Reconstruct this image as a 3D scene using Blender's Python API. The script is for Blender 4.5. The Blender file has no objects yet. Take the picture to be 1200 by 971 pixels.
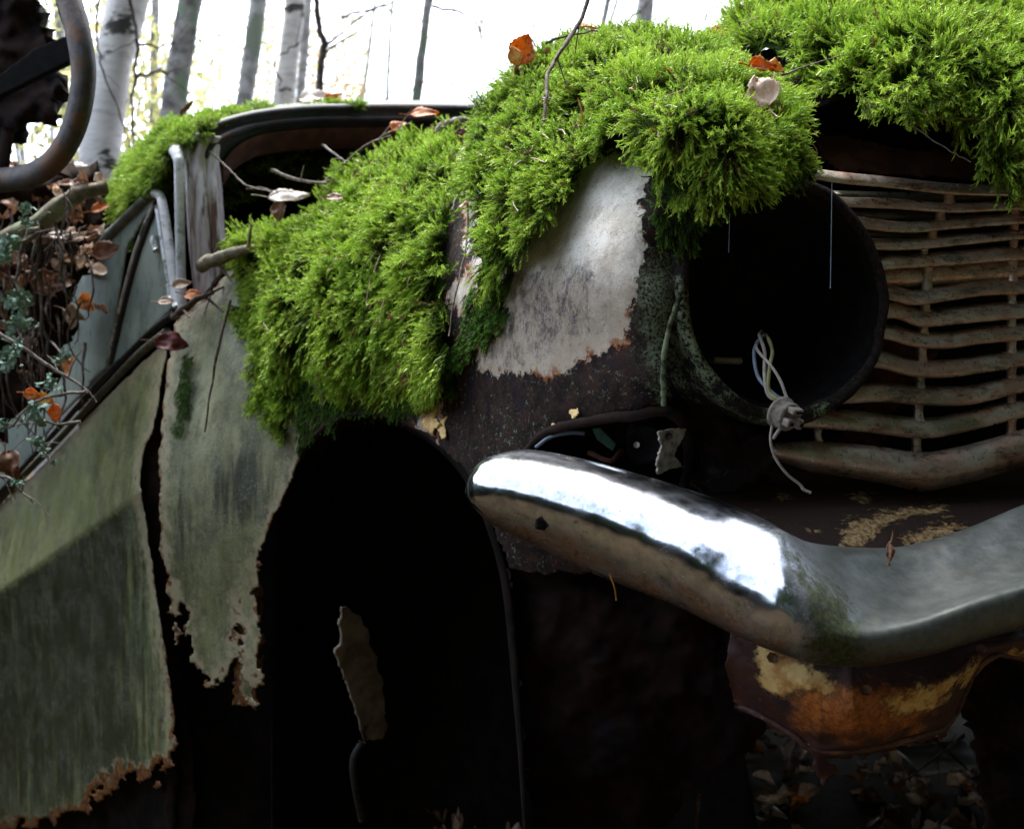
import bpy, math, random
import numpy as np
from mathutils import Vector, Matrix

C = bpy.context.scene.collection
rad = math.radians
random.seed(7)
RNG = np.random.default_rng(7)

# ---------------------------------------------------------------- camera, sky, sun, exposure
CAMZ = 0.80
F = 1287.0                     # focal length in photo pixels (photo 1200 wide)
sc = bpy.context.scene
cam_d = bpy.data.cameras.new('camera')
cam = bpy.data.objects.new('camera', cam_d)
C.objects.link(cam)
cam.location = (0, 0, CAMZ)
cam.rotation_euler = (rad(90), 0, 0)
cam_d.sensor_width = 36.0
cam_d.lens = 36.0 * F / 1200.0
cam_d.clip_start = 0.02
cam_d.clip_end = 2000
cam_d.dof.use_dof = True
cam_d.dof.focus_distance = 1.16
cam_d.dof.aperture_fstop = 8.0
sc.camera = cam

SUN_EL, SUN_AZ = 62.0, -20.0    # azimuth measured from +Y (view direction) towards +X
w = bpy.data.worlds.new('World')
sc.world = w
w.use_nodes = True
wn = w.node_tree
bgn = wn.nodes['Background']
sky = wn.nodes.new('ShaderNodeTexSky')
sky.sky_type = 'NISHITA'
sky.sun_disc = False
sky.sun_elevation = rad(SUN_EL)
sky.sun_rotation = rad(SUN_AZ)
sky.air_density = 1.0
sky.dust_density = 2.5
hs = wn.nodes.new('ShaderNodeHueSaturation')
hs.inputs['Saturation'].default_value = 0.55
wn.links.new(sky.outputs[0], hs.inputs['Color'])
wn.links.new(hs.outputs[0], bgn.inputs['Color'])
bgn.inputs['Strength'].default_value = 0.15

sun_d = bpy.data.lights.new('sun', 'SUN')
sun_d.energy = 1.5
sun_d.angle = rad(35)
sun_d.color = (1.0, 0.98, 0.95)
sun = bpy.data.objects.new('sun', sun_d)
C.objects.link(sun)
sdir = Vector((math.sin(rad(SUN_AZ)) * math.cos(rad(SUN_EL)),
               math.cos(rad(SUN_AZ)) * math.cos(rad(SUN_EL)), math.sin(rad(SUN_EL))))
sun.rotation_euler = sdir.to_track_quat('Z', 'Y').to_euler()

sc.view_settings.view_transform = 'Standard'
sc.view_settings.look = 'None'
sc.view_settings.gamma = 1.0
sc.view_settings.use_curve_mapping = False
sc.view_settings.exposure = 2.6
sc.cycles.max_bounces = 6
sc.cycles.diffuse_bounces = 3
sc.cycles.glossy_bounces = 3
sc.cycles.transmission_bounces = 4
sc.cycles.transparent_max_bounces = 6


# ---------------------------------------------------------------- maths helpers
def P(px, py, d):
    """world point seen at photo pixel px,py at depth d metres from the camera"""
    return np.stack([(np.asarray(px, float) - 600) / F * d,
                     np.asarray(d, float) + 0 * np.asarray(px, float),
                     CAMZ - (np.asarray(py, float) - 485.5) / F * d], -1)


def _hash(ix, iy, iz, seed):
    h = (ix * 374761393 + iy * 668265263 + iz * 2147483647 + seed * 1442695041) & 0xffffffff
    h = ((h ^ (h >> 13)) * 1274126177) & 0xffffffff
    h = (h ^ (h >> 16)) & 0xffffffff
    h = (h * 2246822519) & 0xffffffff
    h = h ^ (h >> 15)
    return (h & 0xffffff) / float(0xffffff) * 2 - 1


def vnoise(x, y, z=0.0, seed=0):
    x, y, z = np.broadcast_arrays(np.asarray(x, float), np.asarray(y, float), np.asarray(z, float))
    xi, yi, zi = np.floor(x).astype(np.int64), np.floor(y).astype(np.int64), np.floor(z).astype(np.int64)
    fx, fy, fz = x - xi, y - yi, z - zi
    fx, fy, fz = [t * t * (3 - 2 * t) for t in (fx, fy, fz)]
    r = 0
    for a in (0, 1):
        for b in (0, 1):
            for c in (0, 1):
                wgt = (fx if a else 1 - fx) * (fy if b else 1 - fy) * (fz if c else 1 - fz)
                r = r + wgt * _hash(xi + a, yi + b, zi + c, seed)
    return r


def fbm(x, y, z=0.0, seed=0, octv=4, gain=0.5):
    r, a, s = 0, 1.0, 1.0
    for i in range(octv):
        r = r + a * vnoise(np.asarray(x) * s, np.asarray(y) * s, np.asarray(z) * s, seed + i * 17)
        a *= gain
        s *= 2.03
    return r


def sdf(poly, X, Y):
    """signed distance, positive inside"""
    p = np.asarray(poly, float)
    q = np.roll(p, -1, 0)
    d2 = np.full(X.shape, 1e18)
    inside = np.zeros(X.shape, bool)
    for (x0, y0), (x1, y1) in zip(p, q):
        ex, ey = x1 - x0, y1 - y0
        L = ex * ex + ey * ey + 1e-12
        t = np.clip(((X - x0) * ex + (Y - y0) * ey) / L, 0, 1)
        dx, dy = X - x0 - t * ex, Y - y0 - t * ey
        d2 = np.minimum(d2, dx * dx + dy * dy)
        if y0 != y1:
            c = ((y0 > Y) != (y1 > Y)) & (X < ex * (Y - y0) / (y1 - y0) + x0)
            inside ^= c
    d = np.sqrt(d2)
    return np.where(inside, d, -d)


def tps(pts):
    """thin plate spline depth through (px,py,d) points"""
    p = np.asarray(pts, float)
    xy = p[:, :2] / 300.0
    n = len(p)

    def U(r2):
        return np.where(r2 > 1e-12, r2 * np.log(np.maximum(r2, 1e-12)), 0)
    K = U(((xy[:, None] - xy[None]) ** 2).sum(-1)) + np.eye(n) * 1e-3
    Pm = np.c_[np.ones(n), xy]
    A = np.zeros((n + 3, n + 3))
    A[:n, :n] = K
    A[:n, n:] = Pm
    A[n:, :n] = Pm.T
    s = np.linalg.solve(A, np.r_[p[:, 2], 0, 0, 0])

    def f(X, Y):
        X = np.asarray(X, float) / 300.0
        Y = np.asarray(Y, float) / 300.0
        r = s[n] + s[n + 1] * X + s[n + 2] * Y
        for i in range(n):
            r = r + s[i] * U((X - xy[i, 0]) ** 2 + (Y - xy[i, 1]) ** 2)
        return r
    return f


def crom(pts, n):
    """Catmull-Rom through pts, n samples"""
    p = np.asarray(pts, float)
    p = np.concatenate([[2 * p[0] - p[1]], p, [2 * p[-1] - p[-2]]])
    k = len(p) - 3
    t = np.linspace(0, k, n)
    i = np.minimum(t.astype(int), k - 1)
    u = (t - i).reshape((-1,) + (1,) * (p.ndim - 1))
    a, b, c, d = p[i], p[i + 1], p[i + 2], p[i + 3]
    return 0.5 * (2 * b + (c - a) * u + (2 * a - 5 * b + 4 * c - d) * u ** 2 + (-a + 3 * b - 3 * c + d) * u ** 3)


def sstep(a, b, x):
    t = np.clip((x - a) / (b - a), 0, 1)
    return t * t * (3 - 2 * t)


# ---------------------------------------------------------------- object helpers
def tag(o, label=None, cat=None, group=None, kind=None):
    if label: o['label'] = label
    if cat: o['category'] = cat
    if group: o['group'] = group
    if kind: o['kind'] = kind
    return o


def wloc(o):
    l = Vector((0, 0, 0))
    while o is not None:
        l = l + o.location
        o = o.parent
    return l


def empty(name, loc, label, cat, group=None):
    o = bpy.data.objects.new(name, None)
    C.objects.link(o)
    o.location = loc
    o.empty_display_size = 0.1
    return tag(o, label, cat, group)


def mesh(name, V, faces, mat, parent=None, smooth=True, attrs=None, origin=None, thick=0, toff=-1.0, uv=None):
    V = np.asarray(V, float).reshape(-1, 3)
    if parent is not None:
        o0 = np.array(wloc(parent))
        if origin is None:
            origin = o0
    else:
        o0 = np.zeros(3)
        if origin is None:
            origin = V.mean(0)
            origin = np.array([origin[0], origin[1], V[:, 2].min()])
    origin = np.asarray(origin, float)
    me = bpy.data.meshes.new(name)
    V = V - origin
    if isinstance(faces, np.ndarray):
        nf, k = faces.shape
        me.vertices.add(len(V))
        me.vertices.foreach_set('co', V.astype(np.float32).ravel())
        me.loops.add(nf * k)
        me.loops.foreach_set('vertex_index', faces.astype(np.int32).ravel())
        me.polygons.add(nf)
        me.polygons.foreach_set('loop_start', np.arange(0, nf * k, k, dtype=np.int32))
        me.update(calc_edges=True)
        me.validate()
    else:
        me.from_pydata([tuple(v) for v in V], [], faces)
        me.update()
    if smooth:
        me.polygons.foreach_set('use_smooth', np.ones(len(me.polygons), bool))
    if attrs:
        for k, a in attrs.items():
            if len(a) == len(me.vertices):
                at = me.attributes.new(k, 'FLOAT', 'POINT')
                at.data.foreach_set('value', np.asarray(a, np.float32))
    me.materials.append(mat)
    o = bpy.data.objects.new(name, me)
    C.objects.link(o)
    if parent is not None:
        o.parent = parent
    o.location = origin - o0
    if thick:
        m = o.modifiers.new('thickness', 'SOLIDIFY')
        m.thickness = thick
        m.offset = toff
    return o


def join_geo(parts):
    """parts: list of (V, F[list of tuples or array], attrs?)"""
    Vs, Fs, n = [], [], 0
    for V, f in parts:
        Vs.append(np.asarray(V, float))
        for q in f:
            Fs.append(tuple(int(i) + n for i in q))
        n += len(V)
    return np.concatenate(Vs), Fs


def grid_faces(nu, nv, closeu=False, closev=False):
    i = np.arange(nu if closeu else nu - 1)
    j = np.arange(nv if closev else nv - 1)
    I, J = np.meshgrid(i, j, indexing='ij')
    I, J = I.ravel(), J.ravel()
    I2, J2 = (I + 1) % nu, (J + 1) % nv
    return np.stack([I * nv + J, I2 * nv + J, I2 * nv + J2, I * nv + J2], -1)


def sheet_geo(poly, depth, step=3.0, rag=0.0, ragscale=12.0, holes=(), seed=0, ragfn=None):
    p = np.asarray(poly, float)
    x0, y0 = p.min(0) - 3 * step - rag * 2
    x1, y1 = p.max(0) + 3 * step + rag * 2
    X, Y = np.meshgrid(np.arange(x0, x1, step), np.arange(y0, y1, step), indexing='ij')

    def S(X, Y):
        s = sdf(poly, X, Y)
        for h in holes:
            s = np.minimum(s, -sdf(h, X, Y))
        if rag:
            r = rag * fbm(X / ragscale, Y / ragscale, seed=seed, octv=4, gain=0.6)
            if ragfn is not None:
                r = r * ragfn(X, Y)
            s = s + r
        return s
    s = S(X, Y)
    e = 0.5
    gx = (S(X + e, Y) - S(X - e, Y)) / (2 * e)
    gy = (S(X, Y + e) - S(X, Y - e)) / (2 * e)
    g2 = np.maximum(gx * gx + gy * gy, 0.15)
    near = (s < 0) & (s > -step * 1.6)
    mvx = np.where(near, -s * gx / g2, 0)
    mvy = np.where(near, -s * gy / g2, 0)
    ml = np.sqrt(mvx ** 2 + mvy ** 2) + 1e-9
    lim = np.minimum(1, step * 0.95 / ml)
    Xm, Ym = X + mvx * lim, Y + mvy * lim
    nu, nv = X.shape
    f = grid_faces(nu, nv)
    sv = s.ravel()
    ok = (sv[f] > 0).sum(1) >= 1
    good = (sv[f] > -step * 1.6).all(1)
    f = f[ok & good]
    used = np.unique(f)
    mp = -np.ones(nu * nv, int)
    mp[used] = np.arange(len(used))
    f = mp[f]
    Xv, Yv = Xm.ravel()[used], Ym.ravel()[used]
    V = P(Xv, Yv, depth(Xv, Yv))
    return V, f, Xv, Yv, np.maximum(sv[used], 0)


def sheet(name, poly, depth, mat, parent=None, step=3.0, rag=0.0, ragscale=12.0, holes=(), thick=0.0015,
          masks=None, seed=0, ragfn=None, **kw):
    V, f, Xv, Yv, s = sheet_geo(poly, depth, step, rag, ragscale, holes, seed, ragfn)
    at = {'edge': s}
    for k, m in (masks or {}).items():
        at[k] = m(Xv, Yv) if callable(m) else sdf(m, Xv, Yv)
    return mesh(name, V, f, mat, parent, attrs=at, thick=thick, toff=1.0, **kw)   # grid winding faces away; thicken backwards


def tube_geo(pts, r, n=8, sub=6, r2=None, jit=0.0, seed=0, prof=None):
    """tube along world pts; r start radius, r2 end radius; prof optional (a,b) flattening"""
    pts = np.asarray(pts, float)
    m = max(2, (len(pts) - 1) * sub + 1)
    c = crom(pts, m) if len(pts) > 2 else np.linspace(pts[0], pts[-1], m)
    if np.ndim(r) > 0:
        rr = crom(np.asarray(r, float)[:, None], m)[:, 0] if len(r) > 2 else np.linspace(r[0], r[-1], m)
    else:
        rr = np.linspace(r, r if r2 is None else r2, m)
    if jit:
        t = np.arange(m) * 0.9
        c = c + np.stack([vnoise(t, 0.5, seed=seed + k) for k in range(3)], -1) * jit
    T = np.gradient(c, axis=0)
    T /= np.linalg.norm(T, axis=1)[:, None] + 1e-12
    up = np.array([0.13, 0.21, 0.97]) if abs(T[:, 2]).mean() < 0.8 else np.array([0.1, 0.99, 0.05])
    V = []
    for i in range(m):
        a = np.cross(T[i], up)
        a /= np.linalg.norm(a) + 1e-12
        b = np.cross(a, T[i])
        th = np.linspace(0, 2 * np.pi, n, endpoint=False)
        w_ = rr[i]
        if jit:
            w_ = rr[i] * (1 + 0.2 * vnoise(i * 0.7, th * 1.3, seed=seed + 9))
        pa, pb = prof if prof else (1, 1)
        V.append(c[i] + (np.cos(th) * w_ * pa)[:, None] * a + (np.sin(th) * w_ * pb)[:, None] * b)
    V = np.concatenate(V)
    f = [tuple(q) for q in grid_faces(m, n, closev=True)]
    f.append(tuple(range(n))[::-1])
    f.append(tuple((m - 1) * n + k for k in range(n)))
    return V, f


def tube(name, pts, r, mat, parent=None, **kw):
    extra = {k: kw.pop(k) for k in list(kw) if k in ('smooth', 'origin')}
    V, f = tube_geo(pts, r, **kw)
    return mesh(name, V, f, mat, parent, **extra)


def PL(lst):
    a = np.asarray(lst, float)
    return P(a[:, 0], a[:, 1], a[:, 2])


def box_geo(c, sx, sy, sz, R=None, bev=0.0):
    s = np.array([sx, sy, sz]) / 2
    V, f = [], []
    if bev <= 0: bev = min(sx, sy, sz) * 0.08
    # rounded-ish box: 24 vertices chamfer
    for ix in (-1, 1):
        for iy in (-1, 1):
            for iz in (-1, 1):
                sg = np.array([ix, iy, iz])
                for k in range(3):
                    v = sg * (s - bev)
                    v[k] = sg[k] * s[k]
                    V.append(v)
    V = np.array(V, float)
    import bmesh
    bm = bmesh.new()
    vs = [bm.verts.new(v) for v in V]
    r = bmesh.ops.convex_hull(bm, input=vs)
    bm.verts.index_update()
    f = [tuple(v.index for v in fc.verts) for fc in bm.faces]
    V = np.array([v.co[:] for v in bm.verts])
    bm.free()
    if R is not None:
        V = V @ np.array(R).T
    return V + np.asarray(c), f


# ---------------------------------------------------------------- material helper
class M:
    def __init__(s, name):
        s.m = bpy.data.materials.new(name)
        s.m.use_nodes = True
        s.t = s.m.node_tree
        s.n = s.t.nodes
        s.l = s.t.links
        s.b = s.n['Principled BSDF']
        s.b.inputs['Specular IOR Level'].default_value = 0.3

    def obj(s, sx=1, sy=1, sz=1, rot=(0, 0, 0)):
        tc = s.n.new('ShaderNodeTexCoord')
        mp = s.n.new('ShaderNodeMapping')
        mp.inputs['Scale'].default_value = (sx, sy, sz)
        mp.inputs['Rotation'].default_value = rot
        s.l.new(tc.outputs['Object'], mp.inputs[0])
        return mp.outputs[0]

    def noise(s, scale, detail=4, rough=0.6, vec=None, dist=0.0):
        n = s.n.new('ShaderNodeTexNoise')
        n.inputs['Scale'].default_value = scale
        n.inputs['Detail'].default_value = detail
        n.inputs['Roughness'].default_value = rough
        n.inputs['Distortion'].default_value = dist
        s.l.new(vec if vec is not None else s.obj(), n.inputs['Vector'])
        return n.outputs['Fac']

    def vor(s, scale, vec=None, feat='F1'):
        n = s.n.new('ShaderNodeTexVoronoi')
        n.feature = feat
        n.inputs['Scale'].default_value = scale
        s.l.new(vec if vec is not None else s.obj(), n.inputs['Vector'])
        return n.outputs['Distance']

    def attr(s, name):
        n = s.n.new('ShaderNodeAttribute')
        n.attribute_name = name
        return n.outputs['Fac']

    def math(s, op, a, b=0.0, clamp=False):
        n = s.n.new('ShaderNodeMath')
        n.operation = op
        n.use_clamp = clamp
        for i, v in enumerate((a, b)):
            if isinstance(v, (int, float)):
                n.inputs[i].default_value = v
            else:
                s.l.new(v, n.inputs[i])
        return n.outputs[0]

    def step(s, v, a, b, lo=0.0, hi=1.0):
        n = s.n.new('ShaderNodeMapRange')
        n.clamp = True
        n.interpolation_type = 'SMOOTHSTEP'
        for k, x in (('From Min', a), ('From Max', b), ('To Min', lo), ('To Max', hi)):
            n.inputs[k].default_value = x
        s.l.new(v, n.inputs['Value'])
        return n.outputs[0]

    def mix(s, f, a, b):
        n = s.n.new('ShaderNodeMix')
        n.data_type = 'RGBA'
        for i, v in ((0, f), (6, a), (7, b)):
            if isinstance(v, (int, float)):
                n.inputs[i].default_value = v
            elif isinstance(v, tuple):
                n.inputs[i].default_value = v + (1,) if len(v) == 3 else v
            else:
                s.l.new(v, n.inputs[i])
        return n.outputs[2]

    def bump(s, h, strength=0.5, dist=0.002, prev=None):
        n = s.n.new('ShaderNodeBump')
        n.inputs['Strength'].default_value = strength
        n.inputs['Distance'].default_value = dist
        s.l.new(h, n.inputs['Height'])
        if prev is not None:
            s.l.new(prev, n.inputs['Normal'])
        return n.outputs[0]

    def out(s, col=None, rough=None, metal=None, nrm=None, spec=None):
        for k, v in (('Base Color', col), ('Roughness', rough), ('Metallic', metal), ('Normal', nrm),
                     ('Specular IOR Level', spec)):
            if v is None:
                continue
            if isinstance(v, tuple):
                s.b.inputs[k].default_value = v + (1,)
            elif isinstance(v, (int, float)):
                s.b.inputs[k].default_value = v
            else:
                s.l.new(v, s.b.inputs[k])
        return s.m


def soft(name, c1, c2, scale=40, rough=0.85, bumpd=0.002, metal=0.0, detail=6, c3=None, vec=None, spec=0.25):
    m = M(name)
    v = m.obj(*vec) if vec else None
    n1 = m.noise(scale, detail, 0.65, v)
    col = m.mix(m.step(n1, 0.35, 0.65), c1, c2)
    if c3:
        n2 = m.noise(scale * 0.31, 5, 0.7, v)
        col = m.mix(m.step(n2, 0.52, 0.6), col, c3)
    nb = m.bump(m.noise(scale * 2.2, 6, 0.7, v), 0.6, bumpd)
    return m.out(col, rough, metal, nb, spec)


mat = {}
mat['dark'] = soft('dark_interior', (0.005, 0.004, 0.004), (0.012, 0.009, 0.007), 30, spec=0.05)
mat['rustdark'] = soft('dark_rusted_steel', (0.011, 0.007, 0.007), (0.026, 0.014, 0.010), 45, c3=(0.008, 0.007, 0.008), spec=0.12)
mat['rustdark2'] = soft('grey_brown_corroded_steel', (0.24, 0.20, 0.15), (0.12, 0.095, 0.07), 30, c3=(0.05, 0.035, 0.025))
mat['under'] = soft('near_black_underbody', (0.006, 0.004, 0.004), (0.016, 0.008, 0.006), 26, c3=(0.010, 0.008, 0.010), spec=0.06)  # near-black base colour for the inner front panel
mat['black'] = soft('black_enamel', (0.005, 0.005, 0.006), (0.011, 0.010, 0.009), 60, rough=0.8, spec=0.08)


# side panels and door: weathered pale green paint
def paint_mat(name, base1, base2, dark, dirt_lo, dirt_hi, slope=0.0, lich=0.56):
    m = M(name)
    vs = m.obj(1, 1, 0.22)
    st = m.noise(24, 9, 0.78, vs)               # vertical streaks
    st2 = m.noise(120, 6, 0.75, vs)
    n0 = m.noise(6, 5, 0.6)
    col = m.mix(m.step(n0, 0.38, 0.62), base1, base2)
    bl = m.noise(17, 8, 0.75)
    col = m.mix(m.step(bl, 0.46, 0.62, 0, 0.6), col, dark)
    col = m.mix(m.step(st, 0.44, 0.70, 0, 0.55), col, dark)
    col = m.mix(m.step(st2, 0.52, 0.72, 0, 0.4), col, (0.075, 0.085, 0.032))
    # attribute 'dirt': algae and grime on the paint, plus painted shade below the door crease
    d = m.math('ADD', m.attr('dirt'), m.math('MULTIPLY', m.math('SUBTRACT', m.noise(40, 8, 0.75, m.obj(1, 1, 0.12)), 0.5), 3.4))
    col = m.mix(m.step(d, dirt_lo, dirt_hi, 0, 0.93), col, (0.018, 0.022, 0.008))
    l1 = m.noise(420, 3, 0.7)
    l2 = m.noise(14, 5, 0.7)
    lic = m.math('MULTIPLY', m.step(l1, lich - 0.03, lich + 0.05), m.step(l2, 0.42, 0.60))
    col = m.mix(m.math('MULTIPLY', lic, 0.7), col, (0.34, 0.40, 0.30))
    gr = m.noise(480, 4, 0.8)
    col = m.mix(m.step(gr, 0.42, 0.62, 0, 0.6), col, (0.025, 0.028, 0.014))
    drip = m.math('MULTIPLY', m.step(m.noise(46, 6, 0.7, m.obj(1, 1, 0.07)), 0.62, 0.68), m.step(m.noise(9, 4, 0.6), 0.5, 0.6))
    col = m.mix(m.math('MULTIPLY', drip, 0.7), col, (0.13, 0.055, 0.02))
    # rust and bare flakes by the torn edge
    e = m.math('ADD', m.attr('edge'), m.math('MULTIPLY', m.math('SUBTRACT', m.noise(70, 6, 0.7), 0.5), 26.0))
    e = m.math('SUBTRACT', e, m.math('MULTIPLY', m.attr('rust'), 10.0))
    rcol = m.mix(m.step(m.noise(120, 5, 0.7), 0.4, 0.62), (0.20, 0.075, 0.014), (0.030, 0.014, 0.007))
    e2 = m.math('ADD', m.attr('edge'), m.math('MULTIPLY', m.math('SUBTRACT', m.noise(45, 7, 0.75), 0.5), 60.0))
    col = m.mix(m.step(e2, 2.0, 14.0, 0.75, 0), col, (0.36, 0.31, 0.20))
    col = m.mix(m.step(e, 0.5, 3.0, 1, 0), col, rcol)
    h = m.math('ADD', m.math('MULTIPLY', l1, 0.5), m.math('MULTIPLY', m.noise(60, 8, 0.7), 1.0))
    nb = m.bump(h, 0.5, 0.0022)
    return m.out(col, m.step(bl, 0.35, 0.65, 0.34, 0.62), 0, nb, 0.5)


mat['door'] = paint_mat('weathered_green_paint', (0.34, 0.37, 0.165), (0.19, 0.23, 0.085), (0.050, 0.062, 0.018), 0.3, 1.2)
mat['side'] = paint_mat('weathered_grey_green_paint', (0.31, 0.32, 0.165), (0.17, 0.185, 0.080), (0.042, 0.046, 0.018), 0.3, 1.2)


def fender_mat():
    m = M('peeling_cream_paint_on_rust')
    nA = m.noise(55, 8, 0.7)
    nB = m.noise(240, 5, 0.7)
    # bare rusted steel
    base = m.mix(m.step(nA, 0.38, 0.62), (0.012, 0.008, 0.008), (0.034, 0.019, 0.014))
    base = m.mix(m.step(m.noise(18, 5, 0.7), 0.55, 0.7), base, (0.018, 0.013, 0.020))
    # lichen specks, and dense lichen where the attribute says
    sp = m.step(m.noise(230, 6, 0.85), 0.585, 0.63)
    sp2 = m.step(m.noise(120, 5, 0.75), 0.60, 0.64)
    lm = m.step(m.math('ADD', m.attr('lichen'), m.math('MULTIPLY', m.math('SUBTRACT', m.noise(38, 8, 0.75), 0.5), 150.0)), -12, 26)
    lz = m.math('MULTIPLY', lm, m.step(m.noise(330, 4, 0.7), 0.40, 0.56))
    base = m.mix(m.math('MULTIPLY', m.math('MULTIPLY', m.math('MAXIMUM', sp, sp2), m.step(m.noise(16, 6, 0.75), 0.38, 0.56)), 0.9), base, (0.17, 0.22, 0.16))
    base = m.mix(m.math('MULTIPLY', lz, 0.85), base, (0.20, 0.26, 0.16))
    # cream paint islands
    e = m.math('ADD', m.attr('cream'), m.math('MULTIPLY', m.math('SUBTRACT', m.noise(55, 10, 0.78), 0.5), 58.0))
    cm = m.step(e, -0.6, 0.9)
    cr = m.mix(m.step(m.noise(22, 6, 0.65), 0.35, 0.66), (0.80, 0.78, 0.71), (0.58, 0.53, 0.44))
    cr = m.mix(m.step(m.noise(500, 2, 0.6), 0.58, 0.70, 0, 0.6), cr, (0.16, 0.13, 0.10))
    age = m.step(m.math('ADD', m.attr('age'), m.math('MULTIPLY', m.math('SUBTRACT', m.noise(28, 8, 0.75), 0.5), 2.2)), 0.1, 0.95)
    cr = m.mix(m.math('MULTIPLY', age, 0.85), cr, (0.36, 0.29, 0.21))
    st_ = m.step(m.noise(60, 8, 0.75, m.obj(1, 1, 0.25)), 0.50, 0.66, 0, 0.55)
    cr = m.mix(st_, cr, (0.30, 0.27, 0.22))
    pt = m.step(m.noise(190, 6, 0.8), 0.60, 0.64, 0, 0.75)
    cr = m.mix(pt, cr, (0.12, 0.10, 0.08))
    # grey worn zone in the middle of the patch
    g = m.math('ADD', m.attr('grey'), m.math('MULTIPLY', m.math('SUBTRACT', m.noise(60, 8, 0.75), 0.5), 120.0))
    gm = m.math('MULTIPLY', m.step(g, -4, 8), m.step(m.noise(60, 10, 0.85, m.obj(1, 1, 0.5)), 0.42, 0.60, 0, 0.9))
    cr = m.mix(gm, cr, m.mix(m.step(nB, 0.45, 0.6), (0.05, 0.042, 0.04), (0.17, 0.16, 0.16)))
    # rusty rim of the flaking edge
    rim = m.math('MULTIPLY', m.step(e, 2.0, 13.0, 1, 0), m.step(m.noise(30, 6, 0.75), 0.49, 0.56))
    cr = m.mix(rim, cr, m.mix(nB, (0.36, 0.13, 0.04), (0.09, 0.03, 0.015)))
    col = m.mix(cm, base, cr)
    h = m.math('ADD', m.math('MULTIPLY', cm, 1.6), m.math('MULTIPLY', nB, 0.35))
    h = m.math('ADD', h, m.math('MULTIPLY', m.math('MULTIPLY', lz, nB), 0.9))
    h = m.math('ADD', h, m.math('MULTIPLY', nA, 0.8))
    nb = m.bump(h, 0.9, 0.0022)
    return m.out(col, 0.8, 0, nb, 0.10)


mat['fender'] = fender_mat()


def chrome_mat():
    m = M('weathered_chrome')
    n1 = m.noise(30, 8, 0.72)
    n2 = m.noise(220, 5, 0.7)
    v = m.obj(1, 1, 1)
    algae = m.math('ADD', m.attr('algae'), m.math('MULTIPLY', m.math('SUBTRACT', m.noise(60, 8, 0.8), 0.5), 3.2))
    am = m.step(algae, 0.45, 1.0)
    brown = m.math('ADD', m.attr('brown'), m.math('MULTIPLY', m.math('SUBTRACT', m.noise(26, 8, 0.7), 0.5), 1.8))
    bmk = m.step(brown, 0.35, 0.8)  # underside brown: rust tone plus painted reflection of the ground
    dull = m.step(m.math('ADD', m.math('MULTIPLY', m.attr('dull'), 0.9), m.math('SUBTRACT', m.noise(12, 6, 0.7), 0.35)), 0.15, 0.95)
    chrome = m.mix(m.step(n2, 0.45, 0.75), (0.60, 0.64, 0.72), (0.38, 0.42, 0.50))
    dirt = m.mix(m.step(m.noise(90, 6, 0.7), 0.4, 0.6), (0.034, 0.040, 0.030), (0.066, 0.075, 0.055))
    col = m.mix(m.math('MULTIPLY', dull, 0.95), chrome, dirt)
    film = m.math('MULTIPLY', m.step(m.noise(30, 9, 0.8, m.obj(1, 1, 1), 0.2), 0.42, 0.68), 0.72)
    film = m.math('MULTIPLY', film, m.math('SUBTRACT', 1.0, m.math('MULTIPLY', m.attr('dull'), 0.9), True))
    col = m.mix(film, col, (0.13, 0.15, 0.17))
    col = m.mix(bmk, col, m.mix(m.step(n2, 0.35, 0.65), (0.20, 0.13, 0.09), (0.42, 0.29, 0.20)))
    col = m.mix(am, col, m.mix(m.step(n2, 0.4, 0.7), (0.020, 0.028, 0.010), (0.085, 0.105, 0.040)))
    sp = m.math('MULTIPLY', m.step(m.noise(160, 6, 0.75), 0.60, 0.66), 0.8)
    col = m.mix(sp, col, (0.06, 0.05, 0.04))
    e = m.math('ADD', m.attr('rimrust'), m.math('MULTIPLY', m.math('SUBTRACT', m.noise(80, 7, 0.7), 0.5), 1.6))
    er = m.step(e, 0.45, 0.75)
    col = m.mix(er, col, m.mix(n2, (0.10, 0.035, 0.02), (0.03, 0.018, 0.02)))
    met = m.math('SUBTRACT', 1.0, m.math('MAXIMUM', m.math('MAXIMUM', m.math('MULTIPLY', am, 0.9), er),
                                         m.math('MAXIMUM', m.math('MULTIPLY', bmk, 0.30), m.math('MULTIPLY', dull, 0.75))), True)
    rg = m.math('ADD', m.math('MULTIPLY', dull, 0.20), m.math('ADD', m.math('MULTIPLY', m.math('MAXIMUM', am, er), 0.4), m.step(m.noise(14, 7, 0.75), 0.35, 0.7, 0.12, 0.30)), True)
    rg = m.math('ADD', rg, m.math('MULTIPLY', bmk, 0.08), True)
    h = m.math('ADD', m.math('MULTIPLY', n1, 0.5), m.math('ADD', m.math('MULTIPLY', n2, 0.10), m.math('MULTIPLY', er, -0.8)))
    nb = m.bump(h, 0.35, 0.0012)
    return m.out(col, rg, met, nb, 0.5)


mat['chrome'] = chrome_mat()


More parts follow.
